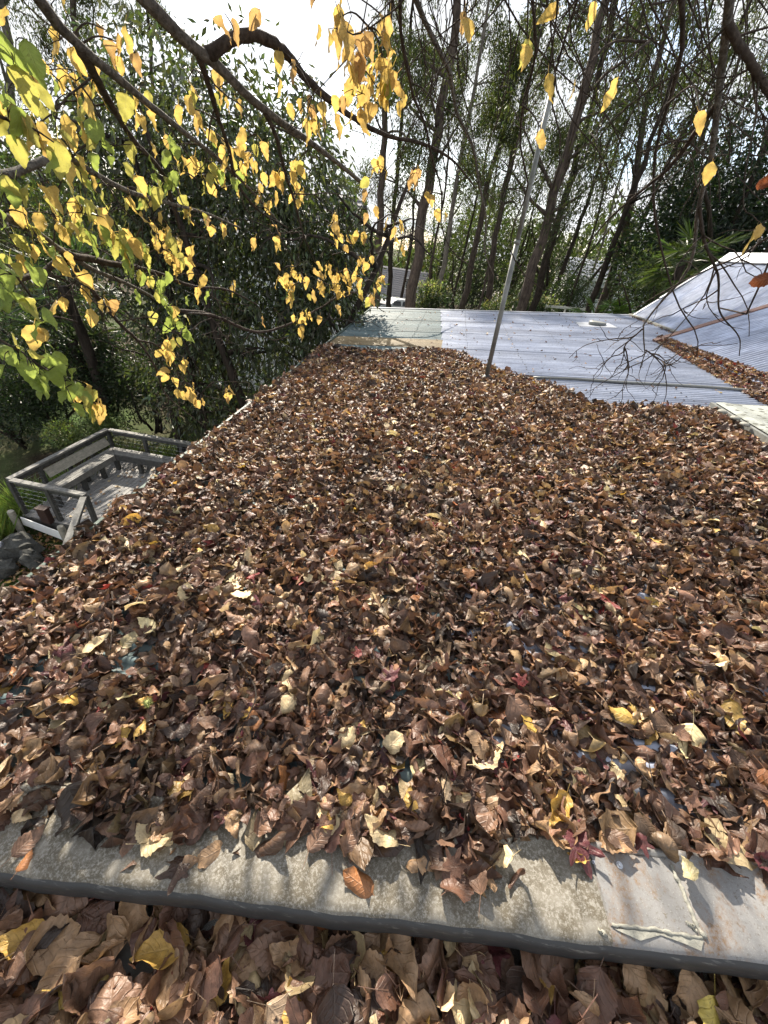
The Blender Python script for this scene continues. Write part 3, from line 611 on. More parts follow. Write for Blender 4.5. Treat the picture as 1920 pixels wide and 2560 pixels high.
KINDS = {'brown': 'curled brown', 'mid': 'crumpled mid-brown', 'tan': 'dry tan', 'cream': 'pale cream', 'yellow': 'yellow', 'orange': 'orange', 'red': 'red', 'maroon': 'maroon', 'dark': 'blackish brown'}
for k in single: nm = KINDS[names[var[k]]]; place_leaf(var[k], pos[k], R[k], size[k], f'{nm} fallen leaf in the litter just behind the metal flashing', f'{nm} leaves behind the flashing')

# leaves on the ledge in front of the flashing
n = 2000; a = rr.uniform(-1.45, 1.45, n); b = rr.uniform(-.75, .005, n); lay = rr.uniform(0, 1, n)
P_ = np.array([fl(x, y, LZ - .02 + l * .05 - .03 * max(0, 1 + y / .06)) for x, y, l in zip(a, b, lay)])
size = np.clip(rr.normal(.125, .022, n), .075, .17); top = lay > .5; tl = np.where(top, .5, .2)
R = rot_euler(rr.normal(0, 1, n) * tl + np.where(rr.uniform(0, 1, n) < .35, math.pi, 0), rr.normal(0, 1, n) * tl, rr.uniform(0, 6.28, n))
var = pick({'brown': 24, 'mid': 30, 'tan': 26, 'cream': 8, 'yellow': 4, 'orange': 2, 'maroon': 2, 'red': .3, 'dark': 8}, n, rr); jit = rr.uniform(.65, 1.35, (n, 1)) * rr.normal(1, .06, (n, 3))
pp = pix(P_); inside = (pp[:, 0] > -10) & (pp[:, 0] < 1930) & (pp[:, 1] < 2575) & (pp[:, 1] > 1500)
cand = np.where(top & inside)[0]; single = cand[np.argsort(-lay[cand])[:130]]; mask = np.ones(n, bool); mask[single] = False
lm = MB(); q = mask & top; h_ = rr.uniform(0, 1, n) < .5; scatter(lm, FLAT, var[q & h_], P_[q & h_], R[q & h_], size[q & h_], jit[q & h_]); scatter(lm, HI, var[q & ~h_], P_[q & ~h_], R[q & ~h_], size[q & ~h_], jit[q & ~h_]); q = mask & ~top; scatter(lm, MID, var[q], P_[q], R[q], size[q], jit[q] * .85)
one(lm, 'leaf_litter', M['litter'], 'brown and yellow fallen leaves filling the ledge below the flashing', 'leaf litter', None, True, 'stuff')
for k in single: nm = KINDS[names[var[k]]]; place_leaf(var[k], P_[k], R[k], size[k], f'{nm} fallen leaf on the ledge in front of the flashing', f'{nm} leaves on the near ledge', FLAT)

# leaves that stand out, placed one by one: pixel, size, colour, heading, label
STAND = [
 (1390, 2025, .135, 'yellow', 2.5, 'large toothed yellow leaf just behind the flashing on the right', .055),
 (1555, 1785, .105, 'yellow', 1.3, 'curved spotted yellow leaf in the middle of the right litter', .06),
 (1305, 1702, .085, 'red', .4, 'bright scarlet maple leaf on the right half of the litter', .06),
 (245, 1610, .120, 'cream', -.5, 'large pale veined leaf on the left of the litter', .055),
 (722, 1750, .105, 'cream', .3, 'pale cream leaf with a folded edge near the centre', .06),
 (990, 1850, .110, 'cream', -.7, 'round pale cream leaf at the centre foreground', .058),
 (868, 1830, .105, 'cream', .2, 'pale upright leaf left of the round cream one', .06),
 (815, 2048, .105, 'cream', .9, 'broad pale leaf overhanging the flashing at centre', .062),
 (955, 1985, .085, 'cream', -.1, 'narrow pale toothed leaf just behind the flashing', .06),
 (1028, 2000, .080, 'yellow', .2, 'narrow yellow leaf beside the pale toothed one', .06),
 (860, 1990, .060, 'yellow', 1.1, 'small spotted yellow leaf left of the narrow pale one', .06),
 (350, 1820, .062, 'yellow', .1, 'small bright yellow leaf on the left litter', .06),
 (635, 1800, .075, 'orange', .5, 'orange three-pointed leaf left of centre', .058),
 (425, 2095, .055, 'cream', -.2, 'small pale torn leaf close to the flashing on the left', .058),
 (895, 1632, .075, 'red', 1.5, 'smooth red oval leaf near the centre', .058),
 (980, 1690, .095, 'maroon', .2, 'dusky maroon maple leaf near the centre', .055),
 (770, 1445, .085, 'cream', 1.0, 'pale leaf with strong veins in the middle distance', .06),
 (1130, 1310, .085, 'cream', 1.3, 'pale flat leaf in the middle of the roof', .06),
 (1860, 1640, .10, 'cream', 2.2, 'pale oval leaf near the right edge of the litter', .06),
 (1200, 1850, .135, 'tan', .9, 'big buckled tan leaf standing proud of the litter', .07),
 (895, 2205, .095, 'orange', 1.25, 'flat rust-orange leaf lying alone on the grey flashing', .060),
 (520, 2140, .095, 'tan', 2.2, 'dry tan leaf lying across the flashing on the left', .062),
 (62, 2150, .050, 'orange', .1, 'small rusty leaf on the flashing at the far left', .055),
 (75, 2100, .085, 'mid', -.4, 'brown leaf half on the left end of the flashing', .058),
 (1190, 2140, .115, 'mid', .1, 'crumpled brown leaf hanging over the flashing at centre', .075),
 (1150, 2200, .13, 'brown', -.6, 'rolled brown leaf trailing down across the flashing', .068),
 (1440, 2145, .055, 'yellow', 1.4, 'small folded ochre leaf at the joint in the flashing', .06)]
for px, py, s_, c, hd, lab, zz in STAND:
    idx = np.where(names == c)[0]; k = int(idx[int(px + py) % len(idx)]); P0 = on_roof(px, py, zz)
    R0 = rot_euler(np.array([rr.normal(.0, .16)]), np.array([rr.normal(-.1, .16)]), np.array([hd]))[0]; place_leaf(k, P0, R0, s_, lab, None, FLAT)
# loose leaves and drift on the bare sheets and in the valley
lb = MB(); n = 330; p2 = np.stack([rr.uniform(-1.9, 4.6, n), rr.uniform(4.2, 12, n)], -1); p2 = p2[~in_poly(p2, poly)]; n = len(p2)
scatter(lb, LO, pick(W_ROOF, n, rr), np.c_[p2, roof_z(p2[:, 0]) + .022], rot_euler(rr.normal(0, .3, n), rr.normal(0, .3, n), rr.uniform(0, 6.3, n)), rr.uniform(.03, .075, n), np.full((n, 3), .9))
n = 3400; t_ = rr.uniform(0, 1, n); yy = 8.75 - t_ * 5.2; wv = .05 + .36 * t_ ** .8; xx = 4.03 - .02 * t_ + wv * rr.uniform(-1.0, .55, n); zz = np.maximum(roof_z(xx), np.where(xx > 4.0, .50 + (xx - 4.0) * tb, -9)) + .012 + rr.uniform(0, 1, n) * (.02 + .09 * t_) * np.clip(1 - np.abs(xx - 4.0 + .05) / (wv + .01), 0, 1)
scatter(lb, LO, pick({**W_ROOF, 'red': 5, 'maroon': 10, 'orange': 4}, n, rr), np.stack([xx, yy, zz], -1), rot_euler(rr.normal(0, .4, n), rr.normal(0, .4, n), rr.uniform(0, 6.3, n)), np.clip(rr.normal(.075, .017, n), .04, .12), rr.uniform(.6, 1.3, (n, 1)) * np.ones((1, 3)))
n = 150; yy = rr.uniform(8.8, 12.2, n); xx = 4.72 + rr.normal(-.05, .05, n)
scatter(lb, LO, pick(W_ROOF, n, rr), np.stack([xx, yy, roof_z(xx) + .035], -1), rot_euler(rr.normal(0, .4, n), rr.normal(0, .4, n), rr.uniform(0, 6.3, n)), rr.uniform(.03, .07, n), np.full((n, 3), .8))
one(lb, 'leaf_drift', M['litter'], 'loose leaves on the bare roof and banked up in its valley', 'leaf litter', None, True, 'stuff')
# ground litter below the eave and on the deck
lg = MB(); n = 9000; p2 = np.stack([rr.uniform(-9.5, -1.9, n), rr.uniform(.6, 5.7, n)], -1)
scatter(lg, LO, pick({'tan': 30, 'mid': 22, 'brown': 16, 'yellow': 14, 'cream': 10, 'orange': 6}, n, rr), np.c_[p2, GZ - .21 + .1 * np.sin(p2[:, 0] * .21) * np.cos(p2[:, 1] * .17) + rr.uniform(0, .05, n)], rot_euler(rr.normal(0, .35, n), rr.normal(0, .35, n), rr.uniform(0, 6.3, n)), rr.uniform(.07, .13, n), rr.uniform(.7, 1.3, (n, 1)) * np.ones((1, 3)))
one(lg, 'leaf_litter', M['litter'], 'yellow and brown leaves on the ground below the deck', 'leaf litter', None, True, 'stuff')
n = 150; xs_ = np.where(rr.uniform(0, 1, n) < .6, rr.normal(-7.0, .5, n), rr.uniform(-7.8, -4, n)); ys_ = rr.uniform(5.7, 8.2, n); ks = pick({'tan': 5, 'cream': 4, 'mid': 3}, n, rr)
dm = MB(); scatter(dm, LO, ks, np.stack([xs_, ys_, np.full(n, DZ + .02)], -1), rot_euler(rr.normal(0, .25, n), rr.normal(0, .25, n), rr.uniform(0, 6.3, n)), rr.uniform(.07, .12, n), np.ones((n, 3)))
one(dm, 'scattered_leaves', M['litter'], 'pale dry leaves scattered over the deck boards', 'leaf litter', None, True, 'stuff')
# twigs and a seed ball in the litter
tw = MB(); n = 420; p2 = np.stack([rr.uniform(-1.8, 2.9, n), rr.uniform(.45, 6.5, n)], -1); p2 = p2[in_poly(p2, poly)]
for q in p2:
    a_ = rr.uniform(0, 6.28); L_ = rr.uniform(.04, .16); b_ = np.array([q[0], q[1], roof_z(q[0]) + rr.uniform(.04, .062)]); e_ = b_ + np.array([math.cos(a_) * L_, math.sin(a_) * L_, SL * math.cos(a_) * L_ + rr.normal(0, .008)])
    tw.tube([b_, (b_ + e_) / 2 + rr.normal(0, .006, 3), e_], [.0022, .0018, .0012], 4, cap=False)
one(tw, 'twig_litter', M['bark_twig'], 'fine broken twigs and leaf stalks mixed through the leaf litter', 'twigs', None, True, 'stuff')
for k, (pts_, lab) in enumerate([([(280, 1480), (283, 1540), (276, 1625)], 'thin bare stick lying upright in the litter on the left'), ([(90, 1790), (170, 1740), (250, 1690)], 'long dark twig lying across the thin litter at left'), ([(1080, 1272), (1125, 1300), (1150, 1330), (1160, 1250)], 'forked grey twig in the middle of the roof'),
        ([(1560, 1880), (1600, 1930), (1650, 1985)], 'dark twig in the litter near the flashing on the right'), ([(600, 1655), (640, 1740), (600, 1830)], 'thin curved stem in the litter left of centre')]):
    m = MB(); q = np.array([on_roof(*p_, .062) for p_ in pts_]); q = smooth_path(q, 10); q[:, 2] += rr.normal(0, .003, 10); m.tube(q, np.linspace(.0045, .002, 10), 6); one(m, 'twig', M['bark_twig'], lab, 'twig', None, True)
c0 = on_roof(368, 1758, .065); m = MB(); 
dirs = rr.normal(0, 1, (46, 3)); dirs /= np.linalg.norm(dirs, axis=1)[:, None]
th, ph = np.meshgrid(np.linspace(0, math.pi, 7), np.arange(8) * math.pi / 4, indexing='ij'); i = (np.arange(6)[:, None] * 8 + np.arange(8)[None]).ravel(); j = (np.arange(6)[:, None] * 8 + ((np.arange(8) + 1) % 8)[None]).ravel()
m.add(c0 + .011 * np.stack([np.sin(th) * np.cos(ph), np.sin(th) * np.sin(ph), np.cos(th)], -1).reshape(-1, 3), np.vstack([np.stack([i, j + 8, j], -1), np.stack([i, i + 8, j + 8], -1)]))
for d_ in dirs: m.tube([c0 + d_ * .009, c0 + d_ * .021], [.0022, .0004], 4, cap=False)
one(m, 'seed_ball', plain('green_seed_ball', (.20, .22, .06), .7), 'spiky green seed ball resting on the litter at left', 'seed ball')

# ---------------------------------------------------------------- trees and shrubs
tr = np.random.default_rng(23)
def unit(v): return v / (np.linalg.norm(v, axis=-1, keepdims=True) + 1e-9)
def leaf_cloud(mb, pos, dirs, ln, wd, col):
    n = len(pos); dirs = unit(dirs); side = unit(np.cross(dirs, tr.normal(0, 1, (n, 3)))) * (wd / 2)[:, None]; nr = np.cross(dirs, side)
    mid = pos + dirs * (ln * .45)[:, None]; v = np.stack([pos, mid + side + nr * .35, pos + dirs * ln[:, None], mid - side + nr * .35], 1).reshape(-1, 3)
    o = (np.arange(n) * 4)[:, None]; f_ = np.stack([o + np.array([0, 1, 2]), o + np.array([0, 2, 3])], 1).reshape(-1, 3); mb.add(v, f_, np.repeat(col, 4, 0))
def vary(c, n, lo=.6, hi=1.4, hue=.10):
    return np.clip(np.asarray(c)[None] * tr.uniform(lo, hi, (n, 1)) * tr.normal(1, hue, (n, 3)), 0.004, 1)
def walk(p, d, L_, k, wob, pull=(0, 0, 0)):
    pts = [np.asarray(p, float)]; d = unit(np.asarray(d, float))
    for _ in range(k): d = unit(d + tr.normal(0, wob, 3) + np.asarray(pull) / k); pts.append(pts[-1] + d * L_ / k)
    return np.array(pts)
def blob_points(n, c, rad, shell=.55):
    d = unit(tr.normal(0, 1, (n, 3))); r_ = tr.uniform(0, 1, n) ** (1 / 3) * (1 - shell) + shell * tr.uniform(.8, 1.03, n); r_ = np.where(tr.uniform(0, 1, n) < .3, tr.uniform(0, 1, n), r_)
    lump = 1 + .18 * np.sin(d @ np.array([5, 2, 3]) * 1.3 + c[0]) + .14 * np.sin(d @ np.array([-3, 6, 4]) * 1.7 + c[1])
    return np.asarray(c) + d * (r_ * lump)[:, None] * np.asarray(rad), d

def gum(path, y, r0, zt, label, crown_from, nbr, leaves, bark='bark_gum', col=(.040, .050, .021), spread=3.0, fork=None, name='gum_tree'):
    p = np.array([at_y(a, b, y) for a, b in path]); d0 = unit(p[1] - p[0]); foot = p[0] + d0 * ((GZ - .4 - p[0][2]) / max(d0[2], .3)); pts = [foot] + list(p); d1 = unit(p[-1] - p[-2]); d1 = unit(d1 + (0, 0, .6))
    while pts[-1][2] < zt: pts.append(pts[-1] + d1 * 2.2); d1 = unit(d1 + tr.normal(0, .10, 3) + (0, 0, .1))
    pts = smooth_path(np.array(pts), 22); pts[1:-1] += tr.normal(0, r0 * .22, (20, 3)); T = Thing(name, foot, label, 'tree', 'gum trees beyond the roof'); b = MB()
    rad = r0 * (1 - .72 * np.linspace(0, 1, 22) ** 1.15); b.tube(pts, rad * (1 + .5 * np.exp(-np.arange(22) / 1.2)), 10); lf = MB(); tips = []; limbs = MB()
    for k in range(nbr):
        t = tr.uniform(0, 1); zc = crown_from + (zt - crown_from) * t; i_ = int(np.argmin(abs(pts[:, 2] - zc))); a = tr.uniform(0, 6.28); L_ = spread * tr.uniform(.6, 1.25) * (1.15 - .5 * t)
        br = walk(pts[i_], (math.cos(a), math.sin(a), tr.uniform(.25, 1.0)), L_, 7, .18, (0, 0, .25)); limbs.tube(br, np.linspace(max(rad[i_] * .42, .03), .012, 8), 6)
        for q in range(5):
            j = tr.integers(2, 8); sb = walk(br[j], unit(br[j] - br[j - 1]) + tr.normal(0, .8, 3), L_ * tr.uniform(.25, .5), 5, .25, (0, 0, -.7)); limbs.tube(sb, np.linspace(.02, .006, 6), 4, cap=False); tips += [sb[3], sb[5]]
        tips.append(br[-1])
    tips = np.array(tips); n = leaves; w_ = tips[tr.integers(0, len(tips), n)] + tr.normal(0, 1, (n, 3)) * np.array([.26, .26, .32]) * (spread / 3); w_[:, 2] -= tr.exponential(.22, n)
    leaf_cloud(lf, w_, tr.normal(0, .62, (n, 3)) + (0, 0, -.9), tr.uniform(.14, .28, n) * (y / 30) ** .6, tr.uniform(.035, .065, n) * (y / 30) ** .6, vary(col, n))
    T.part(b, 'trunk', M[bark], True); T.part(limbs, 'branches', M[bark], True, kind='stuff'); T.part(lf, 'crown', M['gum'], kind='stuff'); return T
GUMS = [  # pixel path of the trunk, distance, foot radius, top height, label, crown from, branches, leaves
 ([(941, 760), (948, 560), (958, 380), (966, 200)], 32, .30, 15, 'straight dark gum trunk nearest the yellow leaves, left of the far roof', 4.0, 10, 4200, 'bark_gum'),
 ([(973, 760), (982, 560), (992, 420), (1010, 250)], 38, .22, 15, 'thin twin-like gum trunk just left of the shingled roof', 4.5, 9, 3600, 'bark_dark'),
 ([(1026, 765), (1046, 600), (1074, 440), (1110, 250)], 27, .36, 15, 'thick brown stringybark trunk right of the shingled roof', 3.2, 12, 5200, 'bark_gum'),
 ([(1087, 765), (1112, 640), (1140, 470), (1165, 330)], 34, .22, 14, 'slim pale grey gum leaning right beside the rhododendron', 4.2, 8, 3200, 'bark_grey'),
 ([(1157, 765), (1187, 620), (1215, 480), (1250, 350)], 37, .28, 15, 'reddish-brown gum trunk left of the driveway end', 3.8, 10, 3600, 'bark_gum'),
 ([(1217, 770), (1236, 620), (1262, 470), (1290, 330)], 40, .30, 15, 'pale brown gum trunk left of the antenna pole', 4.2, 10, 3600, 'bark_gum'),
 ([(1307, 768), (1345, 620), (1392, 450), (1430, 330), (1470, 180)], 25, .30, 15, 'thickest stringybark trunk standing right of the antenna pole', 3.0, 14, 6500, 'bark_gum'),
 ([(1335, 770), (1372, 620), (1412, 500), (1445, 380)], 29, .25, 14, 'dark trunk close behind the thickest stringybark', 3.4, 9, 3600, 'bark_dark'),
 ([(1478, 762), (1508, 680), (1540, 590), (1580, 480)], 28, .22, 10, 'black leaning trunk right of the stringybark', 3.8, 5, 1600, 'bark_dark'),
 ([(1502, 762), (1545, 640), (1580, 500), (1605, 330), (1640, 180)], 30, .27, 14, 'grey-brown leaning trunk of the right-hand clump', 3.8, 10, 2600, 'bark_gum'),
 ([(1520, 762), (1570, 640), (1630, 500), (1710, 330), (1780, 200)], 31, .17, 13, 'outermost thin trunk leaning far right in the clump', 4.2, 8, 1800, 'bark_dark'),
 ([(1380, 740), (1450, 560), (1530, 330), (1610, 160)], 40, .20, 16, 'distant thin gum leaning right between the clumps', 5.2, 8, 2200, 'bark_dark'),
 ([(1660, 700), (1690, 560), (1740, 380), (1800, 200)], 36, .26, 15, 'tall gum trunk rising behind the fan palm', 3.6, 10, 3000, 'bark_gum'),
 ([(1850, 640), (1890, 460), (1930, 300)], 33, .30, 15, 'gum behind the house at the right edge', 2.5, 12, 4400, 'bark_gum'),
 ([(40, 560), (30, 300), (20, 100)], 24, .30, 13, 'gum at the far left edge behind the garden', 1.5, 12, 5200, 'bark_grey'),
 ([(210, 560), (205, 300), (190, 60)], 30, .28, 14, 'gum behind the evergreen, second from the left', 3.0, 12, 5000, 'bark_gum'),
 ([(380, 560), (378, 300), (374, 100)], 36, .26, 12, 'gum behind the evergreen, third from the left', 3.0, 8, 2600, 'bark_gum')]
WHERE = ['right of the shingled roof', 'beside the slim grey gum', 'left of the driveway end', 'right of the driveway end', 'left of the antenna pole', 'behind the antenna pole', 'just right of the antenna pole', 'right of the thickest stringybark', 'left of the black leaning trunk', 'behind the right-hand clump', 'right of the right-hand clump', 'left of the fan palm', 'above the house ridge', 'above the shingled roof']
for k, (px, D_) in enumerate(((1060, 46), (1130, 42), (1180, 50), (1200, 34), (1265, 46), (1290, 36), (1330, 44), (1420, 36), (1455, 46), (1555, 42), (1600, 36), (1625, 30), (1780, 38), (1000, 48))):
    ln_ = (px - 765) / 1871 + tr.normal(0, .03); GUMS.append(([(px, 760), (px + ln_ * 160 + tr.normal(0, 4), 600), (px + ln_ * 330 + tr.normal(0, 8), 430), (px + ln_ * 520 + tr.normal(0, 12), 240)], D_, tr.uniform(.10, .17), tr.uniform(12, 16), 'slim distant gum ' + WHERE[k], tr.uniform(3.5, 5.5), 8, 1300 if px > 1400 else 2000, ('bark_gum', 'bark_dark', 'bark_grey')[k % 3]))
for pth, y, r0, zt, lab, cf, nb, nl, bk in GUMS: gum(pth, y, r0, zt, lab, cf, nb, int(nl * (1.75 if pth[0][0] > 1100 else 2.2)), bk)

def bush(name, c, rad, n, ln, wd, col, label, group, mat='shrub', stems=5, droop=0.0, shell=.55, blobs=6, cat='shrub', tips=None):
    c = np.asarray(c, float); rad = np.asarray(rad, float); T = Thing(name, (c[0], c[1], c[2] - rad[2] * .9), label, cat, group); st = MB(); lf = MB(); foot = np.array([c[0], c[1], c[2] - rad[2] * .95])
    for k in range(stems):
        a = tr.uniform(0, 6.28); st.tube(walk(foot + tr.normal(0, .08, 3) * rad, (math.cos(a) * .5, math.sin(a) * .5, 1), rad[2] * 1.6, 8, .16), np.linspace(.05, .012, 9) * max(rad[2], .6) * .7, 6)
    cs = [c + unit(tr.normal(0, 1, 3)) * rad * .42 for _ in range(blobs)]; m_ = n // blobs
    for q in cs:
        p_, d_ = blob_points(m_, q, rad * tr.uniform(.5, .68), shell); cc = vary(col, m_)
        if tips is not None: s_ = (d_[:, 2] > .35) & (tr.uniform(0, 1, m_) < .5); cc[s_] = vary(tips, s_.sum(), .7, 1.2)
        leaf_cloud(lf, p_, d_ + tr.normal(0, .6, (m_, 3)) + (0, 0, -droop), tr.uniform(.7, 1.3, m_) * ln, tr.uniform(.7, 1.3, m_) * wd, cc)
    T.part(st, 'stem', M['bark_dark'], True); T.part(lf, 'crown', M[mat], kind='stuff'); return T

# the big glossy evergreen over the left edge of the roof
EV = Thing('evergreen_tree', (-5.2, 10.0, GZ - .25), 'big dark glossy-leaved evergreen overhanging the left edge of the roof', 'tree'); st = MB(); lf = MB()
for x, y, lean in ((-4.3, 9.4, .05), (-3.4, 9.6, .1), (-5.4, 10.2, -.05), (-7.4, 10.0, -.05), (-6.3, 9.6, .02)):
    w_ = walk((x, y, GZ - .3), (lean, -.02, 1), 8.0, 14, .06); st.tube(w_, np.linspace(.15, .03, 15), 9)
    for k in range(9):
        j = tr.integers(3, 14); a = tr.uniform(0, 6.28); bpath = walk(w_[j], (math.cos(a), math.sin(a), .35), tr.uniform(1.2, 2.6), 8, .22, (0, 0, -.2)); st.tube(bpath, np.linspace(.045, .008, 9), 6)
        for _ in range(4): k2 = tr.integers(2, 9); st.tube(walk(bpath[k2], tr.normal(0, 1, 3), tr.uniform(.4, 1.1), 6, .3, (0, 0, -.3)), np.linspace(.012, .004, 7), 4, cap=False)
for c, rad, m_ in (((-3.9, 9.9, 1.6), (1.7, 1.6, 2.0), 6500), ((-5.7, 10.0, 2.2), (2.2, 1.8, 2.1), 7500), ((-7.4, 10.2, 1.7), (1.6, 1.7, 2.2), 6500), ((-3.1, 9.9, -.4), (1.25, 1.5, 1.7), 4200), ((-4.8, 9.6, -.4), (1.9, 1.4, 1.7), 4200), ((-6.6, 10.0, -.6), (1.6, 1.6, 1.8), 4200), ((-2.9, 10.6, .9), (1.1, 1.2, 1.4), 3000), ((-4.0, 9.4, -2.4), (1.5, 1.2, 1.3), 1900), ((-6.2, 9.5, -2.5), (1.8, 1.2, 1.3), 2000)):
    p_, d_ = blob_points(m_, np.array(c), np.array(rad), .5); leaf_cloud(lf, p_, d_ * .5 + tr.normal(0, .5, (m_, 3)) + (0, 0, -.75), tr.uniform(.13, .21, m_), tr.uniform(.045, .07, m_), vary((.050, .062, .030), m_, .4, 1.7))
EV.part(st, 'trunk', M['bark_dark'], True); EV.part(lf, 'crown', M['glossy'], kind='stuff')

# shrubs and hedges
B = bush
for k, (px, py, D, rad, n, ln, wd, col, lab) in enumerate([
 (20, 1010, -3.6, (1.6, 1.2, 1.3), 4200, .10, .045, (.030, .047, .020), 'dark hedge shrub at the left edge beside the deck'),
 (120, 985, -3.5, (1.6, 1.1, 1.3), 4200, .08, .04, (.030, .047, .022), 'dark hedge shrub left of the back corner of the deck'),
 (255, 975, -3.4, (1.5, 1.0, 1.3), 4200, .10, .045, (.026, .040, .018), 'dark hedge shrub behind the back corner of the deck'),
 (370, 985, -3.3, (1.5, .9, 1.3), 4200, .10, .045, (.026, .040, .018), 'dark hedge shrub behind the back right part of the rail'),
 (490, 985, -3.2, (1.3, .8, 1.3), 3600, .11, .045, (.026, .038, .018), 'dark shrub under the evergreen beside the roof edge'),
 (60, 880, -2.6, (2.4, 1.4, 1.9), 4600, .12, .05, (.028, .045, .020), 'dark shrub in the second row at the left'),
 (250, 880, -2.6, (2.3, 1.4, 1.9), 4600, .12, .05, (.024, .038, .018), 'dark shrub in the second row below the palms'),
 (430, 880, -2.6, (2.0, 1.2, 1.9), 4000, .12, .05, (.024, .036, .018), 'dark shrub in the second row under the evergreen'),
 (175, 1095, -3.95, (.7, .6, .6), 2400, .07, .032, (.12, .155, .055), 'sunlit light green shrub behind the middle of the left rail'),
 (255, 1062, -3.95, (.7, .6, .6), 2400, .07, .032, (.11, .15, .05), 'sunlit light green shrub behind the corner of the left rail'),
 (45, 800, 22.0, (3.0, 2.4, 2.6), 3200, .16, .07, (.085, .085, .045), 'twiggy pale shrub at the left edge in the distance'),
 (1078, 752, 33, (1.7, 1.5, 1.5), 3000, .22, .085, (.048, .070, .030), 'rounded rhododendron right of the brown stringybark'),
 (1250, 775, 36, (1.8, 1.5, 1.5), 2600, .22, .085, (.050, .072, .032), 'low rhododendron left of the antenna pole'),
 (1345, 778, 34, (1.7, 1.5, 1.4), 2400, .22, .085, (.046, .070, .030), 'low rhododendron at the foot of the thickest stringybark'),
 (1003, 765, 52, (1.6, 1.2, .9), 1300, .2, .08, (.12, .14, .05), 'yellowish shrub beside the parked car'),
 (1430, 750, 38, (2.4, 1.8, 1.8), 2600, .22, .08, (.034, .052, .022), 'dark shrub behind the white rail'),
 (1625, 735, 22, (2.4, 1.8, 1.8), 3200, .15, .06, (.050, .070, .025), 'dark shrub at the foot of the steep roof')]):
    B('shrub', at_z(px, py, D) if D < 0 else P(px, py, D), rad, n, ln, wd, col, lab, 'shrubs in the garden', tips=(.24, .25, .14) if 'rhododendron' in lab else None)
for k, (px, py, D, rad, n, col, lab) in enumerate([
 (1130, 590, 56, (6.5, 5, 6.5), 5200, (.050, .068, .022), 'light green leafy tree behind the slim grey gum'),
 (1000, 590, 72, (8, 5, 7.0), 4200, (.055, .072, .025), 'light green leafy tree behind the shingled roof'),
 (1170, 690, 46, (4.5, 4, 5.0), 4200, (.017, .026, .014), 'very dark dense tree above the driveway end'),
 (1290, 640, 50, (6, 5, 6.0), 4800, (.040, .055, .020), 'mid green tree behind the antenna pole'),
 (1420, 640, 44, (5, 4, 5.5), 4600, (.034, .048, .018), 'bushy green tree between the stringybark and the clump'),
 (1560, 670, 52, (5, 4, 3.2), 3000, (.055, .078, .025), 'sunlit green tree behind the right-hand clump'),
 (1660, 640, 30, (3.2, 2.6, 3.4), 4200, (.030, .048, .022), 'dark bushy tree left of the fan palm'),
 (1860, 560, 27, (4.6, 3.5, 5.2), 8000, (.016, .027, .016), 'tall dark cypress-like tree behind the house ridge'),
 (1770, 600, 29, (3.2, 2.5, 3.6), 4600, (.022, .036, .018), 'dark tree between the fan palm and the cypress'),
 (120, 560, 30, (6, 4, 5.5), 5200, (.060, .080, .032), 'grey-green tree at left behind the yellow leaves'),
 (20, 640, 26, (4, 3, 4.0), 3200, (.07, .075, .04), 'thin tree at the left edge beyond the lawn')]):
    B('leafy_tree', P(px, py, D), rad, int(n * 1.3), .26, .10, col, lab, 'leafy trees in the background', 'gum', 4, .3, .4, 9, 'tree')
# far wood
fw = MB(); n = 26000; az = tr.uniform(math.radians(-62), math.radians(42), n); D_ = tr.uniform(62, 85, n); topz = 4.5 + 3.0 * np.sin(az * 9) + 2.2 * np.sin(az * 23 + 1) + 1.5 * np.sin(az * 51); hz_ = -5.5 + (topz + 5.5) * tr.uniform(0, 1, n) ** .8
leaf_cloud(fw, np.stack([np.sin(az) * D_, np.cos(az) * D_, hz_], -1), tr.normal(0, .5, (n, 3)) + (0, 0, -1), tr.uniform(.5, 1.2, n), tr.uniform(.25, .5, n), vary((.045, .058, .024), n, .5, 1.5))
one(fw, 'far_wood', M['gum'], 'hazy belt of woodland closing the view behind the gums', 'woodland', None, False, 'stuff')

# fan palms
def palm(px, py, D, ht, nf, flen, col, label):
    c = P(px, py, D); T = Thing('fan_palm', (c[0], c[1], c[2] - ht), label, 'palm', 'fan palms'); b = MB(); b.tube(walk(c - (0, 0, ht), (0, 0, 1), ht, 8, .03), np.linspace(.16, .12, 9), 10); T.part(b, 'trunk', M['bark_dark'], True)
    for k in range(nf):
        a = tr.uniform(0, 6.28); el = tr.uniform(-.7, 1.1); d = np.array([math.cos(a) * math.cos(el), math.sin(a) * math.cos(el), math.sin(el)]); hub = c + d * flen * tr.uniform(.7, 1.0); f = MB(); f.tube([c, (c + hub) / 2 + (0, 0, .05), hub], [.022, .016, .012], 5, col=(.06, .08, .03))
        s1 = unit(np.cross(d, (0, 0, 1))); s2 = np.cross(s1, d); m_ = 26; th_ = np.linspace(-2.1, 2.1, m_); dr = np.cos(th_)[:, None] * d + np.sin(th_)[:, None] * unit(s1 + s2 * tr.normal(0, .3)) + (0, 0, -.16)
        ln = flen * .85 * (1 - .12 * np.abs(th_)); leaf_cloud(f, np.repeat(hub[None], m_, 0), dr + tr.normal(0, .04, (m_, 3)), ln, np.full(m_, flen * .062), vary(col, m_, .75, 1.25)); T.part(f, 'frond', M['shrub'])
palm(1725, 655, 19, 4.5, 26, 1.0, (.050, .075, .022), 'bright fan palm rising behind the steep roof')
palm(175, 715, 14.5, 3.6, 22, .95, (.034, .055, .030), 'upper dark fan palm left of the evergreen')
palm(185, 845, 15.5, 2.6, 18, .9, (.045, .062, .030), 'lower dark fan palm left of the evergreen')
palm(1500, 795, 22, 1.2, 16, .9, (.075, .13, .03), 'low green fan palm showing just over the far roof edge')
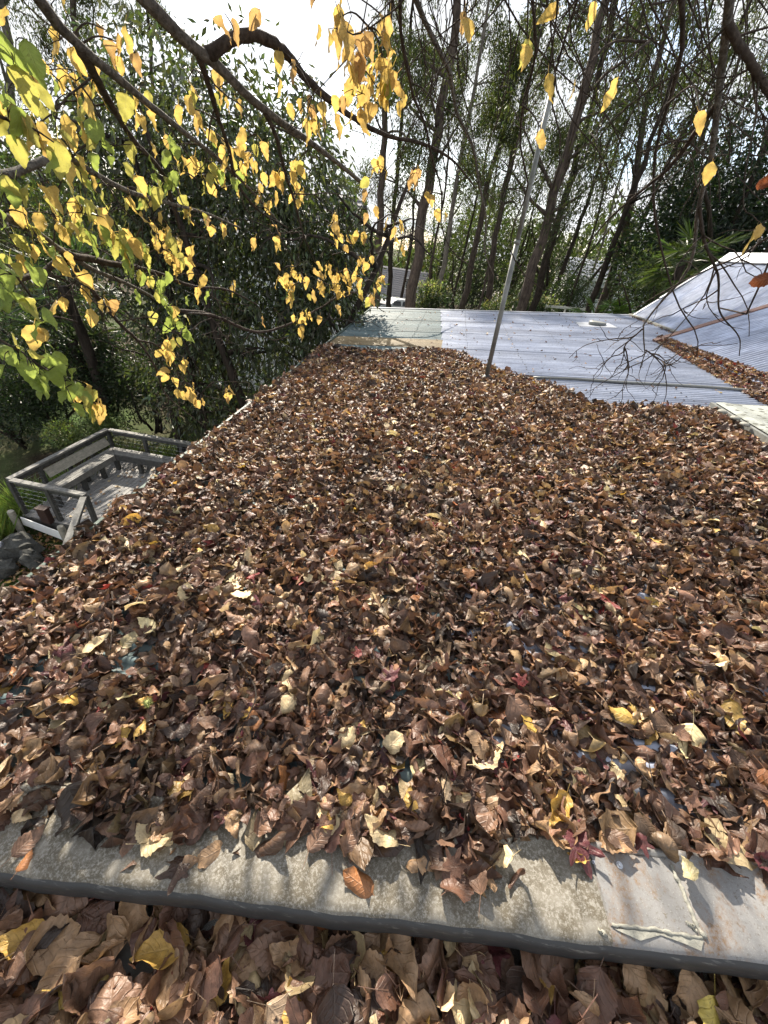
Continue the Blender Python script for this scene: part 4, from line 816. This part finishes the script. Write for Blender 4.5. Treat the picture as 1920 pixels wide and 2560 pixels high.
# strappy plants by the deck
for k, (x, y, lab) in enumerate(((-8.75, 5.95, 'strappy grass clump at the front corner of the deck'), (-8.7, 6.6, 'strappy grass clump behind the front half of the bench'), (-8.75, 7.3, 'strappy grass clump behind the back half of the bench'), (-9.1, 6.2, 'outer strappy grass clump left of the railing'), (-8.8, 5.2, 'grass clump beside the outer stub post'), (-8.5, 8.9, 'grass clump behind the back corner of the railing'), (-7.6, 9.0, 'grass clump behind the back rail'), (-9.3, 5.3, 'leftmost grass clump below the deck'))):
    g = MB(); n = 240; a = tr.uniform(0, 6.28, n); base_ = np.stack([x + tr.normal(0, .13, n), y + tr.normal(0, .13, n), np.full(n, GZ - .22)], -1); d = np.stack([np.cos(a) * .55, np.sin(a) * .55, np.ones(n)], -1)
    leaf_cloud(g, base_, d, tr.uniform(.5, 1.0, n), np.full(n, .035), vary((.13, .18, .055), n, .5, 1.5)); one(g, 'grass_clump', M['shrub'], lab, 'plant', 'strappy plants by the deck')

# ---------------------------------------------------------------- background buildings, car
def simple_house(name, x0, x1, y0, y1, z0, z1, zr, label, wallm, roofm, wins, over=.5, courses=10):
    T = Thing(name, ((x0 + x1) / 2, (y0 + y1) / 2, z0), label, 'house'); m = MB(); m.box((x0, y0, z0), (x1, y1, z1)); T.part(m, 'wall', wallm); ym = (y0 + y1) / 2
    m = MB(); h = (zr - z1) / courses; dy = (ym - y0 + over) / courses                # shingle courses, each a thin step
    for k in range(courses):
        ya, yb = y0 - over + k * dy, y0 - over + (k + 1) * dy; za, zb = z1 + k * h, z1 + (k + 1) * h; m.hexa([(x, y, z + d) for d in (-.05, .03) for x, y, z in ((x0 - over, ya, za + .04), (x1 + over, ya, za + .04), (x1 + over, yb, zb), (x0 - over, yb, zb))])
    m.quad((x0 - over, ym, zr), (x1 + over, ym, zr), (x1 + over, y1 + over, z1), (x0 - over, y1 + over, z1)); rf = T.part(m, 'roof', roofm)
    m = MB(); m.box((x0 - over, y0 - over - .05, z1 - .22), (x1 + over, y0 - over - .01, z1 + .06)); T.part(m, 'fascia', M['white_paint'], False, rf)
    for a, b, c, d in wins:
        m = MB(); m.box((a, y0 - .05, c), (b, y0 - .006, d)); wd_ = T.part(m, 'window', M['white_paint']); m = MB(); m.box((a + .08, y0 - .07, c + .08), (b - .08, y0 - .052, d - .08)); T.part(m, 'pane', M['glass'], False, wd_)
    return T
c = P(990, 735, 56); simple_house('shingled_house', c[0] - 5, c[0] + 3.4, c[1], c[1] + 7, GZ - .2, c[2] - .35, c[2] + 2.6, 'distant white house with grey shingled roof between gum trunks', M['white_paint'], M['slate'], ((c[0] - 3.5, c[0] - 2.2, -3.4, -2.2), (c[0] + 1, c[0] + 2.4, -3.4, -2.2)), .4, 14)
c = at_y(640, 720, 16.5); simple_house('pale_house', -10.8, -4.4, 16.5, 21, GZ - .25, .9, 2.6, 'pale blue-grey house glimpsed through the evergreen', M['wall'], M['slate'], ((-9.6, -8.3, -2.4, -.9), (-6.9, -5.6, -2.4, -.9)), .4)
c = P(1560, 700, 48); simple_house('far_house', c[0] - 5, c[0] + 4, c[1], c[1] + 6, GZ - .2, c[2] - .2, c[2] + 1.2, 'low pale-roofed house behind the right-hand clump of trunks', M['wall'], M['galv'], ((c[0] - 2, c[0] - .6, c[2] - 1.9, c[2] - .8),), .3, 6)
c = P(952, 752, 44); T = Thing('carport', (c[0], c[1], GZ), 'small dark-roofed carport beside the parked car', 'carport'); m = MB(); m.beam((c[0] - 4, c[1], c[2] + .35), (c[0] + 1.1, c[1], c[2] - .05), 3.4, .14, (0, 0, 1)); T.part(m, 'roof', M['slate'])
for dx, dy in ((.8, -1.4), (.8, 1.4), (-3.6, -1.4)):
    m = MB(); m.box((c[0] + dx - .06, c[1] + dy - .06, GZ - .2), (c[0] + dx + .06, c[1] + dy + .06, c[2] - .12)); T.part(m, 'post', M['white_paint'])
# parked hatchback, tail towards the right
c = P(983, 773, 43.5); cz = c[2] - .55; CT = Thing('parked_car', (c[0], c[1], cz), 'silver-white hatchback parked beside the carport', 'car'); hd = math.radians(-148); ca, sa = math.cos(hd), math.sin(hd)
def cw(x, y, z): return (c[0] + x * ca - y * sa, c[1] + x * sa + y * ca, cz + z)
def extrude(prof, w0, w1, z0_for_w=None):
    m = MB(); n_ = len(prof); ym = .45; v = []
    for sgn in (-1, 1):
        for x, z in prof: w_ = w0 + (w1 - w0) * np.clip((z - .85) / .6, 0, 1); v.append(cw(x, sgn * w_, z))
    f = [(k, (k + 1) % n_, n_ + (k + 1) % n_) for k in range(n_)] + [(k, n_ + (k + 1) % n_, n_ + k) for k in range(n_)]
    ctr = len(v); mx = sum(p_[0] for p_ in prof) / n_; mz = sum(p_[1] for p_ in prof) / n_
    for s_, sgn in enumerate((-1, 1)): v.append(cw(mx, sgn * (w0 + w1) / 2, mz)); f += [(ctr + s_, s_ * n_ + k, s_ * n_ + (k + 1) % n_) for k in range(n_)]
    m.add(v, f); return m
body = CT.part(extrude([(-2.0, .28), (-2.05, .75), (-1.9, .95), (-1.75, 1.35), (-1.2, 1.5), (0, 1.52), (.75, 1.05), (1.75, .88), (2.0, .6), (2.0, .28)], .86, .66), 'body', M['car_paint'])
m = MB(); m.hexa([cw(x, y, z) for x, y, z in ((-1.96, -.62, .98), (-1.96, .62, .98), (-1.9, .62, .98), (-1.9, -.62, .98), (-1.80, -.54, 1.34), (-1.80, .54, 1.34), (-1.72, .54, 1.34), (-1.72, -.54, 1.34))]); CT.part(m, 'rear_window', M['glass'])
for sgn in (-1, 1):
    for xa, xb in ((-1.45, -.55), (-.45, .45)):
        m = MB(); m.hexa([cw(x, sgn * (y + o_), z) for x, y, z, o_ in ((xa, .80, .98, 0), (xb, .80, .98, 0), (xb, .80, .98, .035), (xa, .80, .98, .035), (xa + .06, .665, 1.38, 0), (xb - .12, .665, 1.38, 0), (xb - .12, .665, 1.38, .03), (xa + .06, .665, 1.38, .03))]); CT.part(m, 'side_window', M['glass'])
    m = MB(); m.box((-.01, -.01, -.01), (.01, .01, .01)); m = MB(); m.hexa([cw(x, sgn * y, z) for z in (.72, .98) for x, y in ((-2.07, .58), (-2.07, .82), (-1.85, .87), (-1.85, .58))]); CT.part(m, 'tail_lamp', M['lamp_red'])
    for wx in (-1.3, 1.25):
        m = MB(); m.tube([cw(wx, sgn * .70, .31), cw(wx, sgn * .88, .31)], .31, 18); wh = CT.part(m, 'wheel', M['black'], True); m = MB(); m.tube([cw(wx, sgn * .882, .31), cw(wx, sgn * .90, .31)], .19, 12); CT.part(m, 'rim', M['galv'], True, wh)
T = Thing('garden_rail', P(1450, 765, 33), 'pale horizontal rail fence beyond the far roof edge', 'fence'); a, b = P(1365, 762, 33), P(1470, 772, 33); m = MB(); m.beam(a, b, .08, .14); T.part(m, 'rail', M['rail_white'])
for t_ in (0.02, .5, .98):
    q = a + (b - a) * t_; m = MB(); m.box((q[0] - .05, q[1] + .05, GZ - .3), (q[0] + .05, q[1] + .15, q[2])); T.part(m, 'post', M['rail_white'])

# ---------------------------------------------------------------- the autumn tree reaching over the roof
AT = Thing('autumn_tree', (-3.7, -1.2, GZ - .25), 'autumn tree with yellow leaves whose limbs reach over the roof from above', 'tree')
CROWN = np.array([-3.3, -.7, 4.6]); m = MB(); m.tube(smooth_path(np.array([(-3.7, -1.2, GZ - .4), (-3.75, -1.15, -1.5), (-3.5, -.95, 2.0), CROWN]), 16), np.linspace(.24, .15, 16), 14); AT.part(m, 'trunk', M['bark_limb'], True)
# limbs: (px, py, distance) lists with first and last radius
LIMBS = [
 ([(40, -90, 2.1), (130, 45, 2.2), (200, 115, 2.3), (300, 200, 2.45), (390, 275, 2.6), (480, 345, 2.8), (560, 410, 3.0), (640, 490, 3.2), (700, 560, 3.35)], .041, .005, 1),
 ([(250, -120, 2.3), (400, 38, 2.45), (470, 108, 2.55), (540, 160, 2.65), (600, 222, 2.75), (680, 290, 2.9), (760, 345, 3.05), (850, 412, 3.2), (905, 458, 3.3)], .053, .011, 1),
 ([(515, 138, 2.62), (540, 128, 2.62), (566, 106, 2.63), (605, 90, 2.66), (655, 93, 2.72), (705, 124, 2.8), (760, 190, 2.95), (830, 255, 3.1), (900, 305, 3.2), (970, 340, 3.3), (1050, 357, 3.4), (1130, 400, 3.5), (1190, 470, 3.6)], .025, .004, 0),
 ([(-160, 480, 2.0), (0, 440, 2.1), (70, 420, 2.2), (156, 390, 2.3), (230, 430, 2.4), (312, 475, 2.5), (428, 509, 2.7), (520, 535, 2.85), (600, 570, 3.0)], .036, .005, 1),
 ([(-140, 470, 2.0), (0, 533, 2.2), (87, 580, 2.3), (165, 633, 2.45), (235, 675, 2.6), (304, 703, 2.75), (374, 738, 2.9), (440, 777, 3.05), (520, 785, 3.2)], .036, .005, 1),
 ([(170, 636, 2.46), (260, 655, 2.6), (380, 679, 2.8), (488, 717, 3.0), (564, 724, 3.1), (640, 760, 3.3)], .016, .004, 0),
 ([(156, 636, 2.44), (202, 692, 2.5), (252, 753, 2.6), (304, 814, 2.7), (344, 851, 2.8), (388, 918, 2.9), (411, 981, 3.0), (480, 1042, 3.1), (515, 1068, 3.15)], .012, .002, 0),
 ([(344, 851, 2.8), (385, 860, 2.85), (420, 885, 2.9), (450, 940, 3.0), (500, 985, 3.05), (560, 1000, 3.1)], .006, .002, 0),
 ([(200, 118, 2.3), (260, 231, 2.5), (341, 359, 2.7), (399, 422, 2.8), (428, 500, 2.9), (450, 580, 3.0)], .018, .004, 0),
 ([(492, 128, 2.58), (515, 191, 2.65), (544, 289, 2.8), (573, 376, 2.9), (590, 450, 3.0), (640, 520, 3.1), (720, 570, 3.2)], .014, .003, 0),
 ([(655, 268, 2.85), (683, 324, 2.9), (712, 428, 3.0), (735, 500, 3.1), (760, 590, 3.2), (790, 660, 3.3)], .012, .003, 0),
 ([(38, 702, 2.3), (80, 690, 2.35), (116, 675, 2.4), (160, 634, 2.45)], .010, .013, 0),
 ([(-120, 780, 1.7), (0, 850, 1.75), (60, 885, 1.8), (120, 930, 1.85), (180, 985, 1.9), (240, 1010, 1.95)], .010, .003, 1),
 ([(-100, 250, 1.6), (0, 290, 1.7), (60, 320, 1.75), (130, 350, 1.8)], .012, .004, 1),
 ([(-100, 120, 1.6), (-10, 110, 1.65), (50, 130, 1.7), (90, 180, 1.75)], .012, .003, 1),
 ([(-120, 640, 1.6), (0, 650, 1.65), (50, 690, 1.7), (90, 760, 1.75)], .010, .003, 1),
 ([(560, 800, 3.4), (640, 830, 3.5), (720, 812, 3.6), (800, 770, 3.7), (880, 730, 3.8), (960, 780, 3.9)], .012, .003, 0),
 ([(440, 777, 3.05), (500, 782, 3.2), (564, 800, 3.4)], .014, .012, 0),
 # bare limbs coming down on the right
 ([(990, -110, 2.4), (999, 0, 2.5), (1004, 96, 2.55), (1022, 185, 2.6), (1035, 250, 2.7), (1060, 301, 2.75), (1078, 390, 2.85), (1103, 470, 2.95), (1107, 581, 3.1), (1130, 628, 3.15), (1192, 674, 3.25)], .020, .003, 1),
 ([(1010, -110, 2.7), (1040, 0, 2.8), (1068, 62, 2.85), (1099, 127, 2.9), (1126, 185, 3.0), (1145, 293, 3.1), (1176, 347, 3.15), (1198, 463, 3.3), (1215, 545, 3.4), (1212, 631, 3.5), (1235, 690, 3.6)], .034, .004, 1),
 ([(1325, -110, 2.5), (1330, 0, 2.6), (1342, 116, 2.65), (1307, 260, 2.8), (1301, 370, 2.9), (1320, 470, 3.0), (1288, 554, 3.1), (1275, 608, 3.15), (1304, 678, 3.25), (1362, 728, 3.35)], .016, .003, 1),
 ([(1460, -100, 2.6), (1440, 20, 2.7), (1400, 130, 2.8), (1380, 250, 2.9), (1405, 370, 3.0), (1380, 480, 3.1)], .016, .003, 1),
 ([(1695, -100, 2.3), (1701, 0, 2.4), (1710, 80, 2.45), (1678, 231, 2.6), (1645, 347, 2.7), (1634, 503, 2.85), (1654, 625, 3.0), (1672, 694, 3.05), (1700, 770, 3.15), (1745, 850, 3.3), (1742, 890, 3.35)], .022, .003, 1),
 ([(1840, -120, 2.1), (1822, 0, 2.2), (1811, 104, 2.3), (1793, 260, 2.4), (1776, 405, 2.5), (1748, 510, 2.65), (1711, 690, 2.9), (1651, 757, 3.0), (1606, 822, 3.1), (1614, 875, 3.15), (1600, 920, 3.2)], .040, .003, 1),
 ([(1816, 50, 2.25), (1838, 98, 2.28), (1875, 150, 2.33), (1912, 215, 2.38), (1985, 310, 2.45)], .013, .011, 0),
 ([(2000, 470, 2.4), (1920, 600, 2.5), (1839, 646, 2.6), (1745, 684, 2.75), (1682, 716, 2.85), (1590, 770, 3.0)], .014, .003, 1),
 ([(1990, 560, 2.2), (1925, 640, 2.25), (1900, 700, 2.3), (1888, 760, 2.35), (1850, 790, 2.45), (1800, 770, 2.5)], .014, .003, 1),
 ([(1748, 510, 2.65), (1760, 600, 2.7), (1795, 690, 2.75), (1800, 780, 2.8), (1850, 850, 2.85), (1848, 890, 2.9)], .008, .002, 0),
 ([(1793, 260, 2.4), (1740, 330, 2.5), (1690, 400, 2.6), (1600, 480, 2.8), (1520, 550, 2.9), (1470, 610, 3.0)], .012, .003, 0),
 ([(1606, 822, 3.1), (1560, 870, 3.15), (1575, 920, 3.2)], .005, .002, 0),
 ([(1614, 875, 3.15), (1660, 905, 3.2), (1690, 920, 3.25)], .005, .002, 0)]
limb_pts = []; twig = MB()
hr = np.random.default_rng(77)
for k in range(44):                                              # long bare shoots hanging into the view
    x = 960 + 960 * (k + hr.uniform(0, .9)) / 44; d_ = hr.uniform(2.3, 3.6); px_, py_ = x, -110.0; q = [(px_, py_, d_)]; st_ = hr.uniform(-.25, .25); n_ = int(hr.integers(4, 8))
    for j in range(n_): st_ += hr.normal(0, .22); py_ += hr.uniform(70, 130); px_ += st_ * 100; d_ += hr.uniform(0, .1); q.append((px_, py_, d_))
    LIMBS.append((q, hr.uniform(.006, .011), .002, 2))
def spawn(path, n, L_, r0, depth, droop):
    for _ in range(n):
        j = tr.integers(1, len(path)); t_ = unit(path[j] - path[j - 1]); d = t_ * tr.uniform(.2, .9) + unit(tr.normal(0, 1, 3)) * .9 + (0, 0, -droop)
        w_ = walk(path[j], d, L_ * tr.uniform(.5, 1.4), 7, .24, (tr.normal(0, .3), tr.normal(0, .3), -droop + tr.normal(0, .5))); twig.tube(w_, np.linspace(r0, r0 * .4, 8), 5, cap=False); limb_pts.append(w_)
        if depth: spawn(w_, tr.integers(2, 5), L_ * .42, r0 * .6, depth - 1, droop * .5)
for pl_, ra_, rb_, attach in LIMBS:
    p_ = np.array([P(*q) for q in pl_])
    if attach: e_ = p_[0]; mid = e_ * .55 + CROWN * .45 + (0, 0, .25 + .12 * np.linalg.norm(CROWN - e_)); p_ = np.vstack([[CROWN], [mid], p_])
    s_ = smooth_path(p_, 6 * len(p_)); k_ = len(s_); n0 = 12 if attach else 0; rad = np.r_[np.full(n0, ra_ * 1.08), np.linspace(ra_, rb_, k_ - n0)]
    s_[1:-1] += tr.normal(0, 1, (k_ - 2, 3)) * (rad[1:-1] * .09)[:, None]; m = MB(); m.tube(s_, rad * tr.uniform(.94, 1.06, k_), 10 if ra_ > .02 else 7); AT.part(m, 'limb', M['bark_limb'] if ra_ > .03 else M['bark_twig'], True)
    vis = s_[n0:]; limb_pts.append(vis); right = pl_[1][0] > 950
    spawn(vis[:int(len(vis) * (.62 if right and attach < 2 else .85))], 13 if attach == 2 else 7 if right else 6, .40 if right else .34, .0040, 1, .22 if right else .2)
LP = np.concatenate(limb_pts)
CL = [ # px, py, distance, leaves, spread in px, colour mix (0 green .. 1 yellow .. 2 tan-brown)
 (40,165,1.65,9,45,.1),(20,300,1.7,7,35,.8),(90,335,1.75,6,30,1.1),(135,365,1.7,3,18,.05),(150,130,2.5,12,60,1.1),(120,195,2.5,6,40,1),(190,220,2.5,9,35,1.1),(228,228,2.5,3,14,1.2),(265,85,2.5,4,20,1.6),(302,118,2.5,4,18,1.7),(340,245,2.6,7,22,1.1),(372,268,2.7,3,12,1.1),
 (255,325,2.4,10,40,.3),(290,385,2.4,9,40,.3),(180,400,2.3,7,35,.9),(200,450,2.35,9,45,.6),(470,205,2.9,4,16,1.2),(480,282,2.9,5,22,1),(540,180,2.9,3,12,1.1),(548,225,2.9,2,12,1),(578,240,2.9,2,10,1.3),(617,325,2.8,1,3,1.1),(440,375,2.9,6,28,1.1),(455,452,2.75,16,48,.35),(515,425,2.75,12,42,.5),(540,350,3,4,20,1),(565,382,3,4,20,1),(600,372,3.0,5,25,1),
 (370,480,2.65,14,45,.5),(640,410,3.1,10,35,1),(690,425,3.1,8,28,1),(738,455,3.15,8,22,.8),(748,492,3.2,5,18,1),(650,500,3.15,9,35,1),(560,460,3.0,8,40,1),(720,178,2.7,4,18,1.2),(775,285,2.8,11,38,1.2),(805,265,2.9,6,22,1.2),(850,60,2.4,9,35,1.3),(860,120,2.4,11,38,1.5),(900,110,2.4,8,30,1.4),(905,255,2.6,10,42,1.3),(890,200,2.6,4,20,.7),
 (960,170,2.5,9,30,1),(985,215,2.55,7,25,1),(1003,262,2.6,3,14,1.3),(955,110,2.5,7,28,1.3),(945,235,2.5,5,25,1),(745,410,3,3,14,.6),(965,440,3.1,7,28,1.2),(1040,455,3.1,7,25,1.4),(1068,488,3.0,3,12,1.3),(1105,508,3.1,3,18,1.1),(920,530,3.2,3,14,1.1),(988,575,3.2,8,26,1.1),(1006,612,3.2,2,8,1.1),(930,480,3.2,3,16,1.1),
 (830,555,3.3,8,28,1),(862,610,3.35,8,24,1.1),(900,600,3.4,6,22,1.1),(908,655,3.45,9,26,1.1),(884,705,3.5,10,28,1),(918,745,3.6,6,20,1),(962,692,3.6,2,6,1.1),(948,720,3.6,4,14,1.1),(740,700,3.5,10,35,.8),(720,745,3.5,9,30,.9),(800,725,3.6,14,38,1),(848,735,3.6,14,36,.95),(765,800,3.6,12,28,.8),(752,832,3.6,5,16,1),(695,705,3.4,7,30,.9),(820,690,3.5,6,28,1.1),(640,610,3.3,3,14,1.3),(585,715,3.2,3,12,1.3),(655,790,3.3,1,3,1.6),
 (205,560,2.3,14,55,.6),(255,590,2.35,11,40,.6),(300,600,2.4,11,38,.9),(335,640,2.5,12,40,.35),(385,562,2.55,10,36,1.1),(420,620,2.65,10,34,1.1),(450,655,2.7,12,32,1.1),(500,700,2.8,7,25,1.3),(400,725,2.7,10,36,.2),(430,780,2.75,13,34,.25),(462,832,2.8,9,26,.2),(420,870,2.8,9,24,1.1),(442,902,2.85,9,24,1.2),(422,938,2.85,4,14,1.2),(470,972,2.95,9,26,1.3),(492,1005,3,3,12,1.3),(562,985,3.1,5,20,1.2),(60,560,2.2,12,55,1),(40,640,2.1,10,45,.6),(105,625,2.2,8,38,.5),(30,705,1.65,8,38,.15),(72,765,1.65,5,30,.1),
 (30,895,1.75,8,38,.2),(75,920,1.75,8,36,.15),(120,945,1.8,8,36,.2),(165,985,1.85,8,34,.3),(215,1005,1.9,8,34,.6),(240,1015,1.95,4,20,.9),(215,720,2.5,3,14,1.3),(232,758,2.5,3,16,1.3),(282,752,2.55,4,20,1.2),(120,480,2.2,6,45,.8),(40,480,2.0,7,45,.7),(90,815,2.1,2,12,.8),(145,755,2.3,3,14,1.1),(330,540,2.5,8,45,.8),(480,560,2.8,6,35,1),(560,560,3.0,5,35,1),(600,440,3.0,6,35,1),(140,270,2.4,5,35,1),(60,230,2.2,6,40,.5),(350,690,2.6,6,35,.5),(150,680,2.4,5,35,.9),(700,590,3.2,4,25,1),
 (1318,115,1.9,3,16,1.2),(1372,182,1.9,1,3,1.1),(1440,205,1.9,1,3,1.1),(1545,200,1.9,1,3,1.2),(1750,278,2.0,1,3,1.2),(1790,398,2.0,1,3,1.2),(1892,572,2.1,2,12,1.1),(1400,8,2.0,2,12,1.2),(1160,48,2.2,3,14,1.4),(1490,5,2.2,1,4,1.4),(1352,322,2.4,1,3,1.4),(560,40,2.6,3,18,1.8),(640,40,2.6,2,14,1.8)]
GRN, YEL, TAN = np.array((.24, .31, .07)), np.array((.52, .375, .11)), np.array((.42, .27, .11))
ar = np.random.default_rng(31); shapes = []
for k in range(16):
    v, f_, uv = ovate(ar, 10, 6, ar.uniform(.25, .36), .018, (1.7, 1.1), .04, True, k % 2 == 0); v = v - v[np.argmin(v[:, 1])] if False else v + (0, .5, 0); shapes.append((v, f_, uv))
pal_a = [GRN, GRN * .6 + YEL * .4, YEL, YEL * 1.08, YEL * .6 + TAN * .4, TAN]
_am = {}
def a_mesh(k, c):
    if (k, c) not in _am: b = MB(); b.add(shapes[k][0], shapes[k][1], pal_a[c], shapes[k][2]); _am[(k, c)] = mesh_from('leaf', b, M['autumn'], True)
    return _am[(k, c)]
LF = []
for px, py, D, n, sp, mixv in CL:
    c = P(px, py - sp * .5, D); j = int(np.argmin(np.linalg.norm(LP - c, axis=1) + np.where(LP[:, 2] < c[2] - .05, .15, 0))); a = LP[j]; dist = np.linalg.norm(c - a)
    if dist > .02:
        mid = (a + c) / 2 + (0, 0, .12 * dist) + ar.normal(0, .05 * dist, 3); w_ = smooth_path(np.array([a, mid, c]), 8); twig.tube(w_, np.linspace(.0042, .0018, 8), 5, cap=False)
    u = sp / 1150 * D
    n = max(1, int(round(n * .78)))
    for k in range(n):
        q = c + ar.normal(0, 1, 3) * u * np.array([.55, .55, .48]); 
        if n > 3 and k % 2 == 0: twig.tube(smooth_path(np.array([c, (c + q) / 2 + (0, 0, .015), q]), 5), np.linspace(.0018, .0011, 5), 4, cap=False)
        dn = unit(ar.normal(0, .33, 3) + (0, 0, -1)); nr = ar.normal(0, 1, 3) * np.array([1, 1, .2]); nr -= nr.dot(dn) * dn; nr = unit(nr); R_ = np.stack([np.cross(dn, nr), dn, nr], 1)
        g_ = mixv - (.18 if px < 560 else .05) + ar.normal(0, .3); ci = 0 if g_ < .3 else 1 if g_ < .62 else (2 + int(ar.integers(0, 2))) if g_ < 1.25 else 4 if g_ < 1.55 else 5
        LF.append((D, int(ar.integers(16)), ci, q, R_, np.clip(ar.normal(.076, .014), .042, .105) * (1.2 if 830 < px < 1015 and py < 290 else 1)))
LF.sort(key=lambda q: q[0] / q[5]); restl = MB(); loc = AT.loc
for k, (D, sh, ci, q, R_, s_) in enumerate(LF):
    if k < 300:
        o = bpy.data.objects.new('leaf', a_mesh(sh, ci)); COL.objects.link(o); o.parent = AT.o; m4 = np.eye(4); m4[:3, :3] = R_ * s_; m4[:3, 3] = q - loc; o.matrix_local = Matrix(m4.tolist())
    else:
        v, f_, uv = shapes[sh]; restl.add(v @ (R_ * s_).T + q, f_, pal_a[ci] * ar.uniform(.8, 1.2), uv)
AT.part(restl, 'leaves', M['autumn'], True, kind='stuff'); AT.part(twig, 'twigs', M['bark_twig'], True, kind='stuff')
# two russet leaves caught in the bare twigs at the right
for px, py, D, s_, lab in ((1898, 702, 1.6, .062, 'curled russet leaf caught in twigs in front of the house roof'), (1918, 455, 1.6, .06, 'russet leaf hanging at the right edge above the roof')):
    v, f_, uv = ovate(ar, 14, 8, .3, .02, (2.2, 2.0), .08); b = MB(); nr = unit(EYE - P(px, py, D) + (0, 0, .35)); dn = unit(np.array([-.8, .1, -.35])); dn = unit(dn - dn.dot(nr) * nr); R_ = np.stack([np.cross(dn, nr), dn, nr], 1); b.add(v @ (R_ * s_).T + P(px, py, D), f_, (.15, .045, .018), uv); one(b, 'russet_leaf', M['autumn'], lab, 'leaf', None, True)
